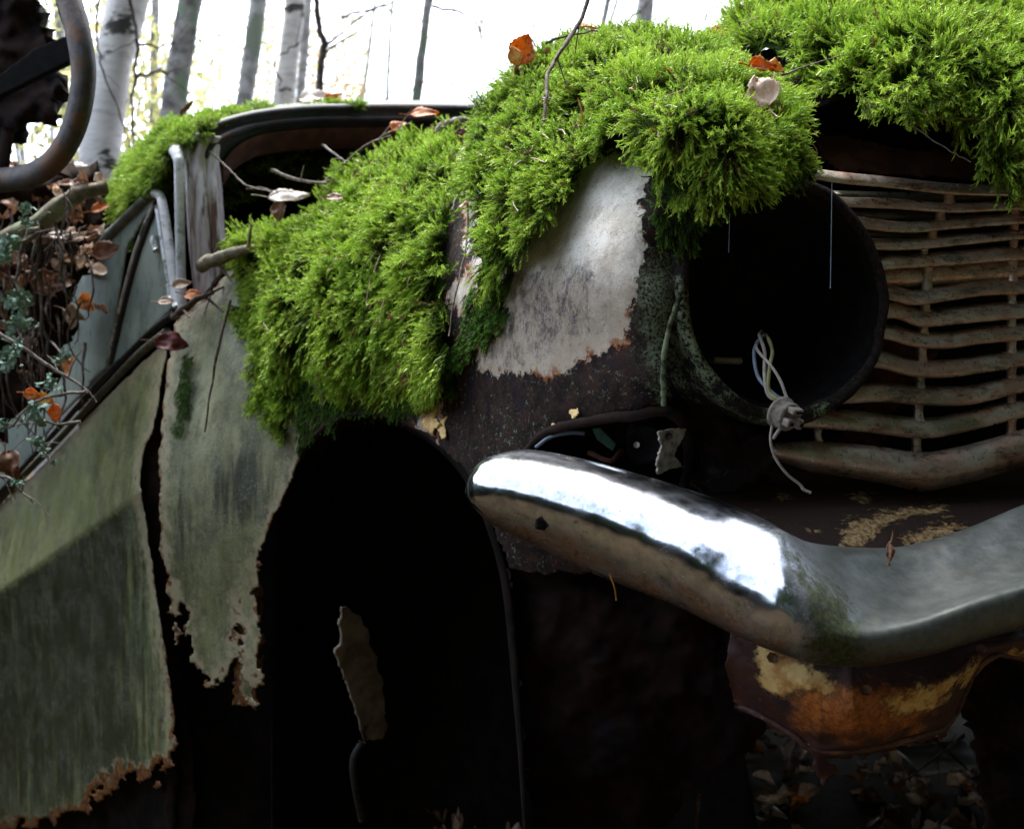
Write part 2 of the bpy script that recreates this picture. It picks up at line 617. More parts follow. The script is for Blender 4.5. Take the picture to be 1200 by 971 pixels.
def grille_mat(name='grille_brown_chrome', a=(0.52, 0.35, 0.27), b=(0.62, 0.55, 0.47), c=(0.05, 0.022, 0.014)):
    m = M(name)
    n1 = m.noise(28, 7, 0.7)
    n2 = m.noise(160, 6, 0.7)
    col = m.mix(m.step(n1, 0.42, 0.6), a, b)
    col = m.mix(m.step(m.noise(24, 9, 0.8, m.obj(0.6, 0.6, 2)), 0.50, 0.64, 0, 0.8), col, c)
    col = m.mix(m.step(n2, 0.58, 0.68, 0, 0.7), col, c)
    col = m.mix(m.step(m.noise(11, 4, 0.6), 0.55, 0.68, 0, 0.7), col, (0.20, 0.21, 0.14))
    nb = m.bump(m.math('ADD', m.math('MULTIPLY', n2, 0.4), n1), 0.35, 0.0006)
    return m.out(col, m.step(m.noise(75, 8, 0.8), 0.35, 0.65, 0.22, 0.6), 0.75, nb, 0.5)


mat['grille'] = grille_mat()
mat['fin'] = grille_mat('dull_olive_fin', (0.12, 0.12, 0.08), (0.09, 0.085, 0.06), (0.05, 0.03, 0.02))  # olive base colour of the fins


def valance_mat():
    m = M('rust_with_ochre_paint_remains')
    n1 = m.noise(20, 7, 0.7)
    n2 = m.noise(120, 9, 0.85)
    col = m.mix(m.step(n1, 0.4, 0.62), (0.075, 0.028, 0.022), (0.040, 0.022, 0.028))
    o = m.step(m.math('ADD', m.attr('orange'), m.math('MULTIPLY', m.math('SUBTRACT', m.noise(34, 10, 0.8), 0.5), 130.0)), -8, 22)
    col = m.mix(o, col, m.mix(m.step(n2, 0.38, 0.62), (0.62, 0.21, 0.05), (0.20, 0.065, 0.02)))
    y = m.step(m.math('ADD', m.attr('cream'), m.math('MULTIPLY', m.math('SUBTRACT', m.noise(42, 10, 0.8), 0.5), 85.0)), -2, 5)
    col = m.mix(y, col, m.mix(m.step(m.noise(40, 5, 0.7), 0.4, 0.6), (0.85, 0.62, 0.26), (0.55, 0.30, 0.09)))
    sp = m.step(m.noise(260, 3, 0.7), 0.66, 0.70)
    col = m.mix(m.math('MULTIPLY', sp, 0.5), col, (0.14, 0.12, 0.14))
    h = m.math('ADD', m.math('MULTIPLY', y, 1.0), m.math('MULTIPLY', n2, 0.5))
    nb = m.bump(m.math('ADD', h, n1), 0.8, 0.0018)
    return m.out(col, m.step(n2, 0.3, 0.7, 0.42, 0.8), 0.0, nb, 0.4)


mat['valance'] = valance_mat()


def glass_mat():
    m = M('grimy_glass_with_reflection')
    n1 = m.noise(8, 5, 0.6)
    vs = m.obj(1, 1, 0.3)
    n2 = m.noise(45, 6, 0.7, vs)
    col = m.mix(m.step(n1, 0.4, 0.62), (0.20, 0.26, 0.23), (0.30, 0.37, 0.33))  # greenish grime, lightened to paint in the reflection on the pane
    col = m.mix(m.step(n2, 0.5, 0.7, 0, 0.8), col, (0.08, 0.12, 0.05))
    sp = m.step(m.noise(300, 3, 0.7), 0.60, 0.68)
    col = m.mix(m.math('MULTIPLY', sp, 0.5), col, (0.35, 0.38, 0.33))
    return m.out(col, m.step(n2, 0.3, 0.7, 0.25, 0.5), 0.0, m.bump(n2, 0.2, 0.001), 0.5)


mat['glass'] = glass_mat()
mat['whitetrim'] = soft('chalky_white_trim', (0.72, 0.75, 0.78), (0.50, 0.53, 0.55), 25, rough=0.45, c3=(0.22, 0.24, 0.18), spec=0.5)
mat['trim'] = soft('dull_silver_trim', (0.66, 0.70, 0.72), (0.42, 0.45, 0.45), 35, rough=0.38, metal=0.55, c3=(0.13, 0.15, 0.10), bumpd=0.001, spec=0.5)
mat['pillar'] = soft('flaking_pillar_paint', (0.62, 0.62, 0.66), (0.36, 0.29, 0.27), 60, rough=0.5, c3=(0.13, 0.06, 0.045), vec=(1, 1, 0.10), spec=0.5)
mat['header'] = soft('dark_grey_green_frame', (0.040, 0.048, 0.050), (0.022, 0.024, 0.026), 30, rough=0.6, c3=(0.06, 0.03, 0.02), spec=0.2)
mat['innerrust'] = soft('bare_inner_rust', (0.13, 0.050, 0.028), (0.055, 0.025, 0.018), 30)
mat['greentrim'] = soft('green_grey_moulding', (0.10, 0.11, 0.075), (0.06, 0.065, 0.045), 40, rough=0.7)
mat['railtrim'] = soft('dark_tarnished_rail', (0.13, 0.14, 0.13), (0.06, 0.07, 0.05), 40, rough=0.55)
mat['lipm'] = soft('purple_brown_rust', (0.11, 0.055, 0.055), (0.05, 0.022, 0.018), 120, rough=0.5, c3=(0.20, 0.10, 0.05), spec=0.4)
mat['rubber'] = soft('cracked_black_rubber', (0.012, 0.012, 0.013), (0.03, 0.03, 0.028), 80, rough=0.6)
mat['zinc'] = soft('corroded_zinc', (0.34, 0.31, 0.25), (0.17, 0.14, 0.11), 90, rough=0.6, c3=(0.09, 0.08, 0.05))
mat['bakelite'] = soft('dusty_lamp_socket', (0.27, 0.24, 0.20), (0.14, 0.12, 0.10), 160, rough=0.7)
mat['wire_w'] = soft('grubby_white_wire', (0.36, 0.32, 0.27), (0.22, 0.19, 0.17), 60, rough=0.5)
mat['wire_g'] = soft('yellow_green_wire', (0.26, 0.25, 0.10), (0.15, 0.16, 0.06), 60, rough=0.5)
mat['wire_b'] = soft('blue_grey_wire', (0.17, 0.22, 0.27), (0.10, 0.12, 0.16), 60, rough=0.5)
mat['twig'] = soft('brown_twig_bark', (0.095, 0.065, 0.048), (0.045, 0.030, 0.024), 130, c3=(0.16, 0.15, 0.13))
mat['twigpale'] = soft('pale_grey_twig_bark', (0.26, 0.23, 0.20), (0.12, 0.095, 0.085), 120)
mat['branch'] = soft('lichened_branch_bark', (0.20, 0.18, 0.12), (0.10, 0.085, 0.06), 60, c3=(0.19, 0.23, 0.13))
mat['soil'] = soft('dark_humus', (0.012, 0.008, 0.006), (0.026, 0.017, 0.012), 50, spec=0.03)
mat['green'] = soft('green_fuse_tab', (0.06, 0.16, 0.11), (0.04, 0.09, 0.07), 90, rough=0.6)
mat['thread'] = soft('spider_silk', (0.30, 0.38, 0.50), (0.25, 0.32, 0.45), 50, rough=0.3)


def lichen_mat(name, a, b):
    m = M(name)
    n = m.noise(180, 5, 0.7)
    col = m.mix(m.step(n, 0.4, 0.6), a, b)
    return m.out(col, 0.85, 0, m.bump(n, 0.5, 0.001), 0.2)


mat['lichen'] = lichen_mat('pale_blue_green_lichen', (0.30, 0.42, 0.34), (0.16, 0.25, 0.19))


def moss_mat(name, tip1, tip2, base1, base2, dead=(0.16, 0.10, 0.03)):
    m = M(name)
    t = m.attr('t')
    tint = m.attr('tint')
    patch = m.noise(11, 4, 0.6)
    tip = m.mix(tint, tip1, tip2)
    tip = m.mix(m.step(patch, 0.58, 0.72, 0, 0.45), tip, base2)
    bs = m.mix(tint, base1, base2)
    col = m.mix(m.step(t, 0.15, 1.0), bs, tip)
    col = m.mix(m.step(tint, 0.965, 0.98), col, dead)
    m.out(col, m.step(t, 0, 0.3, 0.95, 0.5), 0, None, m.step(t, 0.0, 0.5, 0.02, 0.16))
    tr = m.n.new('ShaderNodeBsdfTranslucent')
    m.l.new(m.mix(0.35, col, tip1), tr.inputs['Color'])
    mx = m.n.new('ShaderNodeMixShader')
    mx.inputs[0].default_value = 0.25
    m.l.new(m.b.outputs[0], mx.inputs[1])
    m.l.new(tr.outputs[0], mx.inputs[2])
    m.l.new(mx.outputs[0], m.n['Material Output'].inputs['Surface'])
    return m.m


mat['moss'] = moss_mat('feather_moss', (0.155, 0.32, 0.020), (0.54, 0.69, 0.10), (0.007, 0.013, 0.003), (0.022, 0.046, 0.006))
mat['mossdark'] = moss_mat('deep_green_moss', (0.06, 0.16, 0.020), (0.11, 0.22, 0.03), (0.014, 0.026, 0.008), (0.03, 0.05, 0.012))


# ---------------------------------------------------------------- moss
def frond_templates(n=10, seed=3):
    rg = np.random.default_rng(seed)
    T = []
    for k in range(n):
        V, Fc, t = [], [], []
        segs = 5
        bend = rg.uniform(0.1, 0.7)
        side = rg.uniform(-0.25, 0.25)
        L = np.linspace(0, 1, segs + 1)
        ang = bend * L ** 1.3
        cx = np.cumsum(np.r_[0, np.sin(ang[1:]) / segs])
        cz = np.cumsum(np.r_[0, np.cos(ang[1:]) / segs])
        cy = side * L ** 2 * 0.5
        ctr = np.stack([cx, cy, cz], -1)
        wd = 0.045 * (1 - L * 0.7)
        for i in range(segs + 1):
            V += [ctr[i] + [0, -wd[i], 0], ctr[i] + [0, wd[i], 0]]
            t += [L[i], L[i]]
        for i in range(segs):
            a = 2 * i
            Fc += [(a, a + 1, a + 3), (a, a + 3, a + 2)]
        # leaflets
        nl = 15
        for j in range(nl):
            u = 0.18 + 0.82 * (j + rg.uniform(-.3, .3)) / nl
            u = min(max(u, 0.05), 1.0)
            p = np.array([np.interp(u, L, ctr[:, c]) for c in range(3)])
            tg = np.array([math.sin(np.interp(u, L, ang)), side * u, math.cos(np.interp(u, L, ang))])
            phi = j * 2.4 + rg.uniform(-.5, .5)
            s1 = np.array([math.cos(phi), math.sin(phi), 0.0])
            s1 = s1 - tg * s1.dot(tg)
            s1 /= np.linalg.norm(s1)
            dr = tg * rg.uniform(0.6, 1.0) + s1 * rg.uniform(0.5, 0.9)
            dr /= np.linalg.norm(dr)
            ln = rg.uniform(0.20, 0.34) * (1.0 - 0.35 * u)
            wv = np.cross(dr, s1)
            wv /= np.linalg.norm(wv) + 1e-9
            b = len(V)
            V += [p - wv * 0.036, p + wv * 0.036, p + dr * ln]
            t += [u, u, min(1, u + 0.25)]
            Fc.append((b, b + 1, b + 2))
        T.append((np.array(V), np.array(Fc), np.array(t)))
    return T


TPL = frond_templates()


def scatter_moss(pts, nrm, length, droop=0.6, seed=0, wid=1.0, spread=0.45, leanscale=34.0, out=0.72):
    """pts Nx3, nrm Nx3 (outward), length N -> V,F,attrs"""
    rg = np.random.default_rng(seed)
    n = len(pts)
    nz = nrm[:, 2]
    lean = np.stack([fbm(pts[:, 0] * leanscale, pts[:, 1] * leanscale, pts[:, 2] * leanscale, seed=seed + 50 + k, octv=2)
                     for k in range(3)], -1)
    dr = nrm * out + lean * 0.85 + rg.normal(0, spread, (n, 3)) * 0.6
    dr[:, 2] -= droop * 1.7 * (1.0 - np.clip(nz * 1.25, 0, 1) * 0.9)
    dr /= np.linalg.norm(dr, axis=1)[:, None]
    # frame: Z=dr, X = towards gravity/outward bend
    bx = np.array([0, 0, -1.0]) + nrm * 0.5 + rg.normal(0, 0.35, (n, 3))
    bx = bx - dr * (bx * dr).sum(1)[:, None]
    bx /= np.linalg.norm(bx, axis=1)[:, None] + 1e-9
    by = np.cross(dr, bx)
    k = rg.integers(0, len(TPL), n)
    Vs, Fs, ts, tt = [], [], [], []
    off = 0
    tint = np.clip(rg.uniform(0, 1, n) * 0.6 + 0.4 * (0.5 + 0.6 * fbm(pts[:, 0] * 16, pts[:, 1] * 16, pts[:, 2] * 16, seed=seed + 5, octv=2)), 0, 0.93)
    tint = np.where(rg.uniform(0, 1, n) < 0.03, 1.0, tint)
    for ti in range(len(TPL)):
        ix = np.where(k == ti)[0]
        if len(ix) == 0:
            continue
        tv, tf, ta = TPL[ti]
        Lx = length[ix][:, None, None]
        R = np.stack([bx[ix], by[ix], dr[ix]], 1)            # n,3,3 rows basis
        wk = (wid * np.clip(0.026 / length[ix], 0.62, 1.1))[:, None]
        loc = tv[None] * Lx
        loc[:, :, 1] *= wk
        loc[:, :, 0] *= 0.5 + 0.5 * wk                          # n,m,3
        Vw = np.einsum('nmi,nij->nmj', loc, R) + pts[ix][:, None]
        m = len(tv)
        Vs.append(Vw.reshape(-1, 3))
        Fs.append((tf[None] + (np.arange(len(ix)) * m)[:, None, None] + off).reshape(-1, 3))
        ts.append(np.tile(ta, len(ix)))
        tt.append(np.repeat(tint[ix], m))
        off += m * len(ix)
    return np.concatenate(Vs), np.concatenate(Fs), {'t': np.concatenate(ts), 'tint': np.concatenate(tt)}


def sample_surface(V, Fq, n, seed=0, weight=None):
    rg = np.random.default_rng(seed)
    F3 = np.concatenate([Fq[:, [0, 1, 2]], Fq[:, [0, 2, 3]]]) if Fq.shape[1] == 4 else Fq
    a, b, c = V[F3[:, 0]], V[F3[:, 1]], V[F3[:, 2]]
    cr = np.cross(b - a, c - a)
    ar = np.linalg.norm(cr, axis=1)
    wgt = ar.copy()
    if weight is not None:
        wgt = wgt * weight(((a + b + c) / 3))
    idx = rg.choice(len(F3), n, p=wgt / wgt.sum())
    u, v = rg.uniform(0, 1, n), rg.uniform(0, 1, n)
    fl = u + v > 1
    u[fl], v[fl] = 1 - u[fl], 1 - v[fl]
    pts = a[idx] + (b - a)[idx] * u[:, None] + (c - a)[idx] * v[:, None]
    # smooth vertex normals
    N = np.zeros_like(V)
    for k in range(3):
        np.add.at(N, F3[:, k], cr)
    N /= np.linalg.norm(N, axis=1)[:, None] + 1e-12
    nn = N[F3[idx, 0]] * (1 - u - v)[:, None] + N[F3[idx, 1]] * u[:, None] + N[F3[idx, 2]] * v[:, None]
    nn /= np.linalg.norm(nn, axis=1)[:, None] + 1e-12
    return pts, nn, cr.sum() * 0 + ar.sum() / 2


DEB = []


def moss_patch(name, poly, ctrl, crest, label, dens=50000, L=(0.018, 0.030), step=5, lump=0.020, droop=0.7, seed=0,
               m='moss', rag=6, back=(0.05, 0.14), cat='moss', lockv=22.0, side=1.0):
    """poly: outline in photo pixels; ctrl: depth points; crest: polyline of (px,py) top outline that rolls over backwards"""
    dfn0 = tps(ctrl)

    def dfn(X, Y):
        return dfn0(X, Y) - lump * (0.9 * fbm(X / 60.0, Y / 60.0, seed=seed, octv=2) + 0.60 * vnoise((X + 0.35 * Y) / 20.0, Y / lockv, seed=seed + 3) + 0.2)
    V, f, Xv, Yv, s = sheet_geo(poly, dfn, step, rag, 18.0, seed=seed)
    f = f[:, ::-1]
    # rolled over back
    Vall, Fall = [V], [f]
    if crest is not None:
        c = crom(np.asarray(crest, float), 50)
        d0 = dfn(c[:, 0], c[:, 1])
        A = P(c[:, 0], c[:, 1] + 4, d0)
        r1, r2 = back
        rings = [A, A + [0, r1 * 0.4, 0.006], A + [0, r1, 0.004], A + [0, (r1 + r2) / 2, -0.02], A + [0, r2, -0.06]]
        g = np.stack(rings, 1).reshape(-1, 3)
        gf = grid_faces(50, 5)
        # orient upward
        a, b_, c_ = g[gf[:, 0]], g[gf[:, 1]], g[gf[:, 2]]
        if np.cross(b_ - a, c_ - a)[:, 2].sum() < 0:
            gf = gf[:, ::-1]
        Vall.append(g)
        Fall.append(gf + len(V))
    Vb = np.concatenate(Vall)
    Fb = np.concatenate(Fall)
    # make normals face the camera / up
    area = 0
    a, b_, c_ = Vb[Fb[:, 0]], Vb[Fb[:, 1]], Vb[Fb[:, 2]]
    cr = np.cross(b_ - a, c_ - a)
    area = np.linalg.norm(cr, axis=1).sum()
    n = int(area * dens)
    pts, nn, _ = sample_surface(Vb, Fb, n, seed, weight=lambda c: 0.05 + sstep(-0.5, 0.1, fbm(c[:, 0] * 30, c[:, 1] * 30, c[:, 2] * 30 * 22.0 / lockv, seed=seed + 77, octv=2)))
    rg = np.random.default_rng(seed + 1)
    ln = rg.uniform(L[0], L[1], n) * (1 + 0.35 * fbm(pts[:, 0] * 25, pts[:, 1] * 25, pts[:, 2] * 25, seed=seed + 9, octv=2))
    ln = ln * (1 + 0.45 * side * np.clip(0.75 - nn[:, 2], 0, 1))
    ln = np.clip(ln, 0.006, 0.06)
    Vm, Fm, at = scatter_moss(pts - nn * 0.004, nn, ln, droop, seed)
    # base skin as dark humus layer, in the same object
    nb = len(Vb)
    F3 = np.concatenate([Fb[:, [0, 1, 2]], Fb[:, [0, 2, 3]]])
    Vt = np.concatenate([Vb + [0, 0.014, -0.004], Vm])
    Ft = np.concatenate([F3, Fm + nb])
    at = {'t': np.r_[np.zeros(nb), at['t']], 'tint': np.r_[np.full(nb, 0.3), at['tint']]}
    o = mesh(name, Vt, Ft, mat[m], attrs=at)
    tag(o, label, cat, kind='stuff')
    DEB.append((pts, nn, ln))
    return o


# ================================================================ THE CAR
car = empty('wrecked_car', (0.15, 2.2, 0.0),
            'abandoned rusting moss covered car with empty headlight bowl and chrome bumper', 'car')

# ---- fender (outer wing) ------------------------------------------------
fender_ctrl = [(150, 300, 2.16), (195, 400, 2.03), (188, 560, 1.95), (205, 800, 1.96), (200, 950, 1.98),
               (260, 350, 1.98), (300, 280, 1.98), (260, 500, 1.86), (265, 650, 1.84), (270, 800, 1.86),
               (345, 540, 1.72), (310, 700, 1.80), (300, 830, 1.83), (340, 420, 1.74), (370, 330, 1.74), (430, 470, 1.58),
               (430, 250, 1.76), (500, 160, 1.80), (480, 380, 1.52), (520, 500, 1.42), (540, 300, 1.42), (560, 560, 1.33),
               (560, 160, 1.62), (600, 420, 1.27), (620, 650, 1.28), (620, 900, 1.32), (700, 400, 1.17),
               (660, 300, 1.21), (700, 200, 1.255), (690, 100, 1.42), (700, 540, 1.19), (765, 440, 1.125), (775, 350, 1.13),
               (770, 250, 1.15), (795, 400, 1.145), (800, 300, 1.16), (792, 500, 1.16), (800, 600, 1.22), (820, 180, 1.2),
               (860, 80, 1.28), (850, 750, 1.25), (760, 800, 1.24), (1000, 900, 1.30)]
fd = tps(fender_ctrl)

cream_poly = [(738, 168), (764, 205), (752, 240), (755, 285), (750, 320), (742, 350), (735, 380), (736, 402), (712, 414),
              (690, 420), (668, 434), (655, 440), (640, 447), (625, 440), (600, 437), (580, 441), (556, 432), (560, 405),
              (585, 390), (540, 372), (520, 345), (560, 300), (640, 250), (690, 190)]
fender_poly = [(330, 300), (430, 250), (545, 175), (650, 100), (780, 50), (880, 110), (960, 200), (900, 215), (850, 240),
               (815, 275), (800, 310), (795, 345), (780, 390), (776, 440), (778, 480), (745, 486), (700, 492),
               (655, 500), (625, 520), (612, 545), (640, 570), (720, 600), (800, 620),
               (790, 650), (700, 668), (640, 672), (600, 665), (575, 610), (545, 548), (500, 506), (440, 482), (385, 492),
               (362, 515), (345, 545), (335, 500), (330, 400)]
side_poly = [(197, 425), (205, 380), (245, 345), (300, 280), (360, 270), (380, 380), (380, 490), (350, 530), (342, 560), (322, 600), (305, 640),
             (298, 700), (303, 760), (297, 828), (288, 790), (280, 700), (276, 760), (262, 806), (244, 800),
             (222, 755), (212, 700), (206, 748), (200, 700), (190, 640), (186, 560), (190, 490)]
flap_poly = [(282, 660), (304, 690), (306, 760), (299, 830), (291, 822), (276, 825), (276, 750)]


def ragl(a, b):
    return lambda X, Y: sstep(a, b, Y)


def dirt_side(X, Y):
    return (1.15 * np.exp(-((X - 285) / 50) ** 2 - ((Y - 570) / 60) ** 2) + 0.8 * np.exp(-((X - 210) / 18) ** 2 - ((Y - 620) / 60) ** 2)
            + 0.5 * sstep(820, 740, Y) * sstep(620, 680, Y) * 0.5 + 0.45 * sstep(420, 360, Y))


one = lambda v: (lambda X, Y: np.full(X.shape, v))
fender = sheet('fender', fender_poly, lambda X, Y: fd(X, Y) + 0.045 * sstep(190, 120, Y), mat['fender'], car, step=2.5, rag=3.0, ragscale=9, seed=4,
               masks={'cream': lambda X, Y: np.maximum(np.maximum(sdf(cream_poly, X, Y),
                      sdf([(512, 468), (520, 492), (508, 508), (512, 522), (484, 505), (490, 490)], X, Y) + 2),
                      sdf([(545, 150), (572, 165), (566, 260), (545, 300), (540, 220)], X, Y)),
                      'age': lambda X, Y: sstep(250, 370, Y) * 0.9,
                      'lichen': [(745, 330), (800, 290), (800, 470), (775, 480), (755, 450), (758, 400)],
                      'grey': [(600, 320), (690, 305), (700, 350), (700, 385), (600, 430), (560, 425), (590, 370)]})
side = sheet('side_panel', side_poly, lambda X, Y: fd(X, Y) - 0.004 + 0.012 * np.cos((X - 235) / 38.0 * 3.14) * sstep(340, 420, Y) * sstep(520, 380, Y) * np.exp(-((X - 240) / 40) ** 2),
             mat['side'], car, step=2.5, rag=7.0, ragscale=11, seed=9,
             ragfn=lambda X, Y: 0.25 + 0.9 * sstep(600, 760, Y), masks={'dirt': dirt_side, 'rust': one(-0.1)})
flap = sheet('torn_flap', flap_poly, lambda X, Y: fd(X, Y) + 0.02 + (X - 290) * 0.0006, mat['side'], car, step=2, rag=4, ragscale=8, seed=12,
             masks={'dirt': one(-0.2), 'rust': one(0.4)})
flap['label'] = 'brown torn strip hanging behind the side panel'

mat['flange'] = soft('lichen_crusted_edge', (0.14, 0.18, 0.11), (0.02, 0.02, 0.014), 70, c3=(0.14, 0.18, 0.10), spec=0.1)
fl = crom(np.array([(806, 285, 1.15), (800, 320, 1.14), (797, 345, 1.13), (783, 388, 1.12), (777, 440, 1.115), (779, 482, 1.12)], float), 60)
tube('fender_flange', P(fl[::3, 0], fl[::3, 1], fl[::3, 2]), 0.0028, mat['flange'], car, sub=4, jit=0.0012, prof=(1, 0.7))
# curled paint flakes near the arch
for k, (cx, cy, w_, h_, a_) in enumerate([(503, 492, 16, 34, 0.3), (518, 500, 9, 22, -0.2), (672, 484, 11, 9, 0.4), (652, 500, 9, 8, 0.1)]):
    pol = [(cx - w_ * .5, cy - h_ * .5), (cx + w_ * .4, cy - h_ * .5), (cx + w_ * .55, cy + h_ * .2), (cx + w_ * .1, cy + h_ * .55), (cx - w_ * .6, cy + h_ * .1)]
    sheet('paint_flake', pol, lambda X, Y, cx=cx, cy=cy: fd(X, Y) - 0.006 - 0.00022 * (X - cx) ** 2 * 0.25 - 0.0004 * (Y - cy), mat['valance'], car,
          step=1.5, rag=2.5, ragscale=5, seed=20 + k, masks={'cream': one(30.), 'orange': one(0.)})

# ---- wheel arch lip and housing ------------------------------------------
arch = [(318, 1000, 1.86), (318, 800, 1.85), (322, 640, 1.82), (345, 550, 1.74), (385, 497, 1.64), (440, 484, 1.56), (500, 507, 1.47), (545, 550, 1.38),
        (577, 612, 1.33), (600, 700, 1.31), (612, 850, 1.31), (620, 1010, 1.33)]
a0 = crom(arch, 120)
A0 = P(a0[:, 0], a0[:, 1], a0[:, 2])
inw = P(460, 760, 1.9)
rings = []
for t_, off in ((0, 0.0), (0.006, 0.006), (0.012, 0.03), (0.012, 0.07), (-0.02, 0.18), (-0.10, 0.34)):
    ctr = np.array([-0.17, 0, 0.55])
    dirc = (A0 - [ctr[0], 0, ctr[2]]) * [1, 0, 1]
    dirc /= np.linalg.norm(dirc, axis=1)[:, None]
    rings.append(A0 + [0.03 * off / 0.34, off, 0] - dirc * t_)
g = np.stack(rings, 1).reshape(-1, 3)
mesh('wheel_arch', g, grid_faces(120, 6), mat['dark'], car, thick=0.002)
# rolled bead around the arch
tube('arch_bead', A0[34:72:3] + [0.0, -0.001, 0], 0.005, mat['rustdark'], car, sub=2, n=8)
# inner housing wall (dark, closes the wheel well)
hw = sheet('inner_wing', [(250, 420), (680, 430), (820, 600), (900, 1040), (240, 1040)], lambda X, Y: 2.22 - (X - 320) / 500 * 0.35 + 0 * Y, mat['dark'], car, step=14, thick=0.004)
# bits seen in the wheel well
sheet('suspension_strut', [(404, 712), (424, 722), (436, 756), (447, 800), (455, 850), (447, 866), (428, 864), (414, 820), (398, 776), (392, 762), (402, 752), (398, 730)],
      lambda X, Y: 1.78 + (X - 420) * 0.0012 + 0.0002 * (Y - 780), mat['rustdark2'], car, step=3, rag=2.5, ragscale=14, seed=31, thick=0.006)
tube('brake_hose', PL([(425, 868, 1.76), (414, 890, 1.76), (416, 920, 1.77), (424, 960, 1.8)]), 0.006, mat['rubber'], car)

# ---- sub frame below and front of the fender (dark rusted) -----------------
lf_ctrl = [(560, 600, 1.36), (620, 900, 1.36), (700, 700, 1.27), (800, 620, 1.23), (850, 700, 1.2), (850, 900, 1.3), (1000, 800, 1.2), (1000, 960, 1.4),
           (900, 560, 1.24), (1000, 600, 1.28), (700, 520, 1.27)]
lf = tps(lf_ctrl)
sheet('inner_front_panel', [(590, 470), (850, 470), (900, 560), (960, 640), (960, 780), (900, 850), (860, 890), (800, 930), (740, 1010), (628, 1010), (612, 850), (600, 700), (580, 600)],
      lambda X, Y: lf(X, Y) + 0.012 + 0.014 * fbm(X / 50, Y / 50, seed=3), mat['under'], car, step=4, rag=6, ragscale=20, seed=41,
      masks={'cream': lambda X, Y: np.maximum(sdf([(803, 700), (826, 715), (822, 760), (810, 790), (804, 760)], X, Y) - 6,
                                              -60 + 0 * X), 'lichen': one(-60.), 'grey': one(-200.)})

# ---- indicator recess behind the bumper -----------------------------------
rim_px = [(612, 548), (625, 520), (655, 501), (700, 492), (745, 486), (782, 482), (800, 500), (806, 540), (800, 575)]
rc = crom([(x, y, float(fd(np.array([x]), np.array([y]))[0]) - 0.006) for x, y in rim_px], 50)
tube('recess_rim', P(rc[::3, 0], rc[::3, 1], rc[::3, 2]), 0.0055, mat['rustdark'], car, sub=3, jit=0.001)
tube('lamp_bulb_holder', PL([(757, 508, 1.20), (757, 520, 1.165)]), [0.021, 0.019], mat['black'], car, n=24)
sheet('lamp_reflector_shard', [(732, 512), (756, 498), (782, 508), (784, 530), (762, 542), (748, 546), (738, 536)], lambda X, Y: 1.19 + 0.02 * np.exp(-((X - 758) ** 2 + (Y - 520) ** 2) / 200), mat['black'], car, step=2, rag=1)
tube('screw', PL([(746, 521, 1.185), (746, 521, 1.16)]), 0.0035, mat['zinc'], car, n=10, sub=2)
sheet('fuse_tab', [(694, 502), (703, 501), (722, 520), (718, 528), (700, 515)], lambda X, Y: 1.20 + 0 * X, mat['green'], car, step=1.5, thick=0.003)
tube('wire_stub', PL([(628, 524, 1.22), (645, 512, 1.21), (668, 507, 1.21), (685, 508, 1.21)]), 0.0022, mat['wire_b'], car)
tube('recess_pipe', PL([(690, 530, 1.22), (715, 540, 1.2), (728, 528, 1.22)]), 0.003, mat['innerrust'], car)
br = sheet('bracket', [(772, 506), (790, 502), (803, 503), (802, 512), (793, 524), (790, 535), (798, 543), (800, 547), (786, 549), (772, 556), (771, 540), (776, 522)],
           lambda X, Y: 1.13 + (X - 785) * 0.0008 + 0.012 * sstep(530, 545, Y), mat['zinc'], car, step=1.5, rag=1.0, ragscale=4, thick=0.003)
tube('bolt', PL([(784, 511, 1.135), (784, 511, 1.12)]), 0.004, mat['rustdark'], br, n=10, sub=2)

# ---- headlight bowl --------------------------------------------------------
HC = P(918, 350, 1.185)
hn = np.array([0.33, -0.94, 0.06])
hn /= np.linalg.norm(hn)
hx = np.cross([0, 0, 1.0], hn) * -1
hx /= np.linalg.norm(hx)
if hx[0] < 0: hx = -hx
hy = np.cross(hx, hn)
if hy[2] < 0: hy = -hy


def ring_surface(prof, n=96, seed=0, wob=0.0015):
    th = np.linspace(0, 2 * np.pi, n, endpoint=False)
    V = []
    for i, (r, z) in enumerate(prof):
        rr = r + wob * fbm(np.cos(th) * 2, np.sin(th) * 2, i * 0.15, seed=seed)
        V.append(HC + (np.cos(th) * rr * 0.985)[:, None] * hx + (np.sin(th) * rr * 1.02)[:, None] * hy + z * hn)
    return np.stack(V, 0).reshape(-1, 3), th


def rim_mat():
    m = M('lichened_black_rim')
    n = m.noise(26, 6, 0.7)
    n2 = m.noise(240, 4, 0.7)
    col = m.mix(m.step(n2, 0.4, 0.6), (0.010, 0.008, 0.008), (0.028, 0.020, 0.018))
    lm = m.math('MULTIPLY', m.step(m.math('ADD', n, m.math('MULTIPLY', m.attr('lich'), 0.16)), 0.62, 0.72), m.step(n2, 0.42, 0.56))
    col = m.mix(lm, col, (0.20, 0.26, 0.15))
    return m.out(col, 0.8, 0, m.bump(n2, 0.8, 0.002), 0.15)


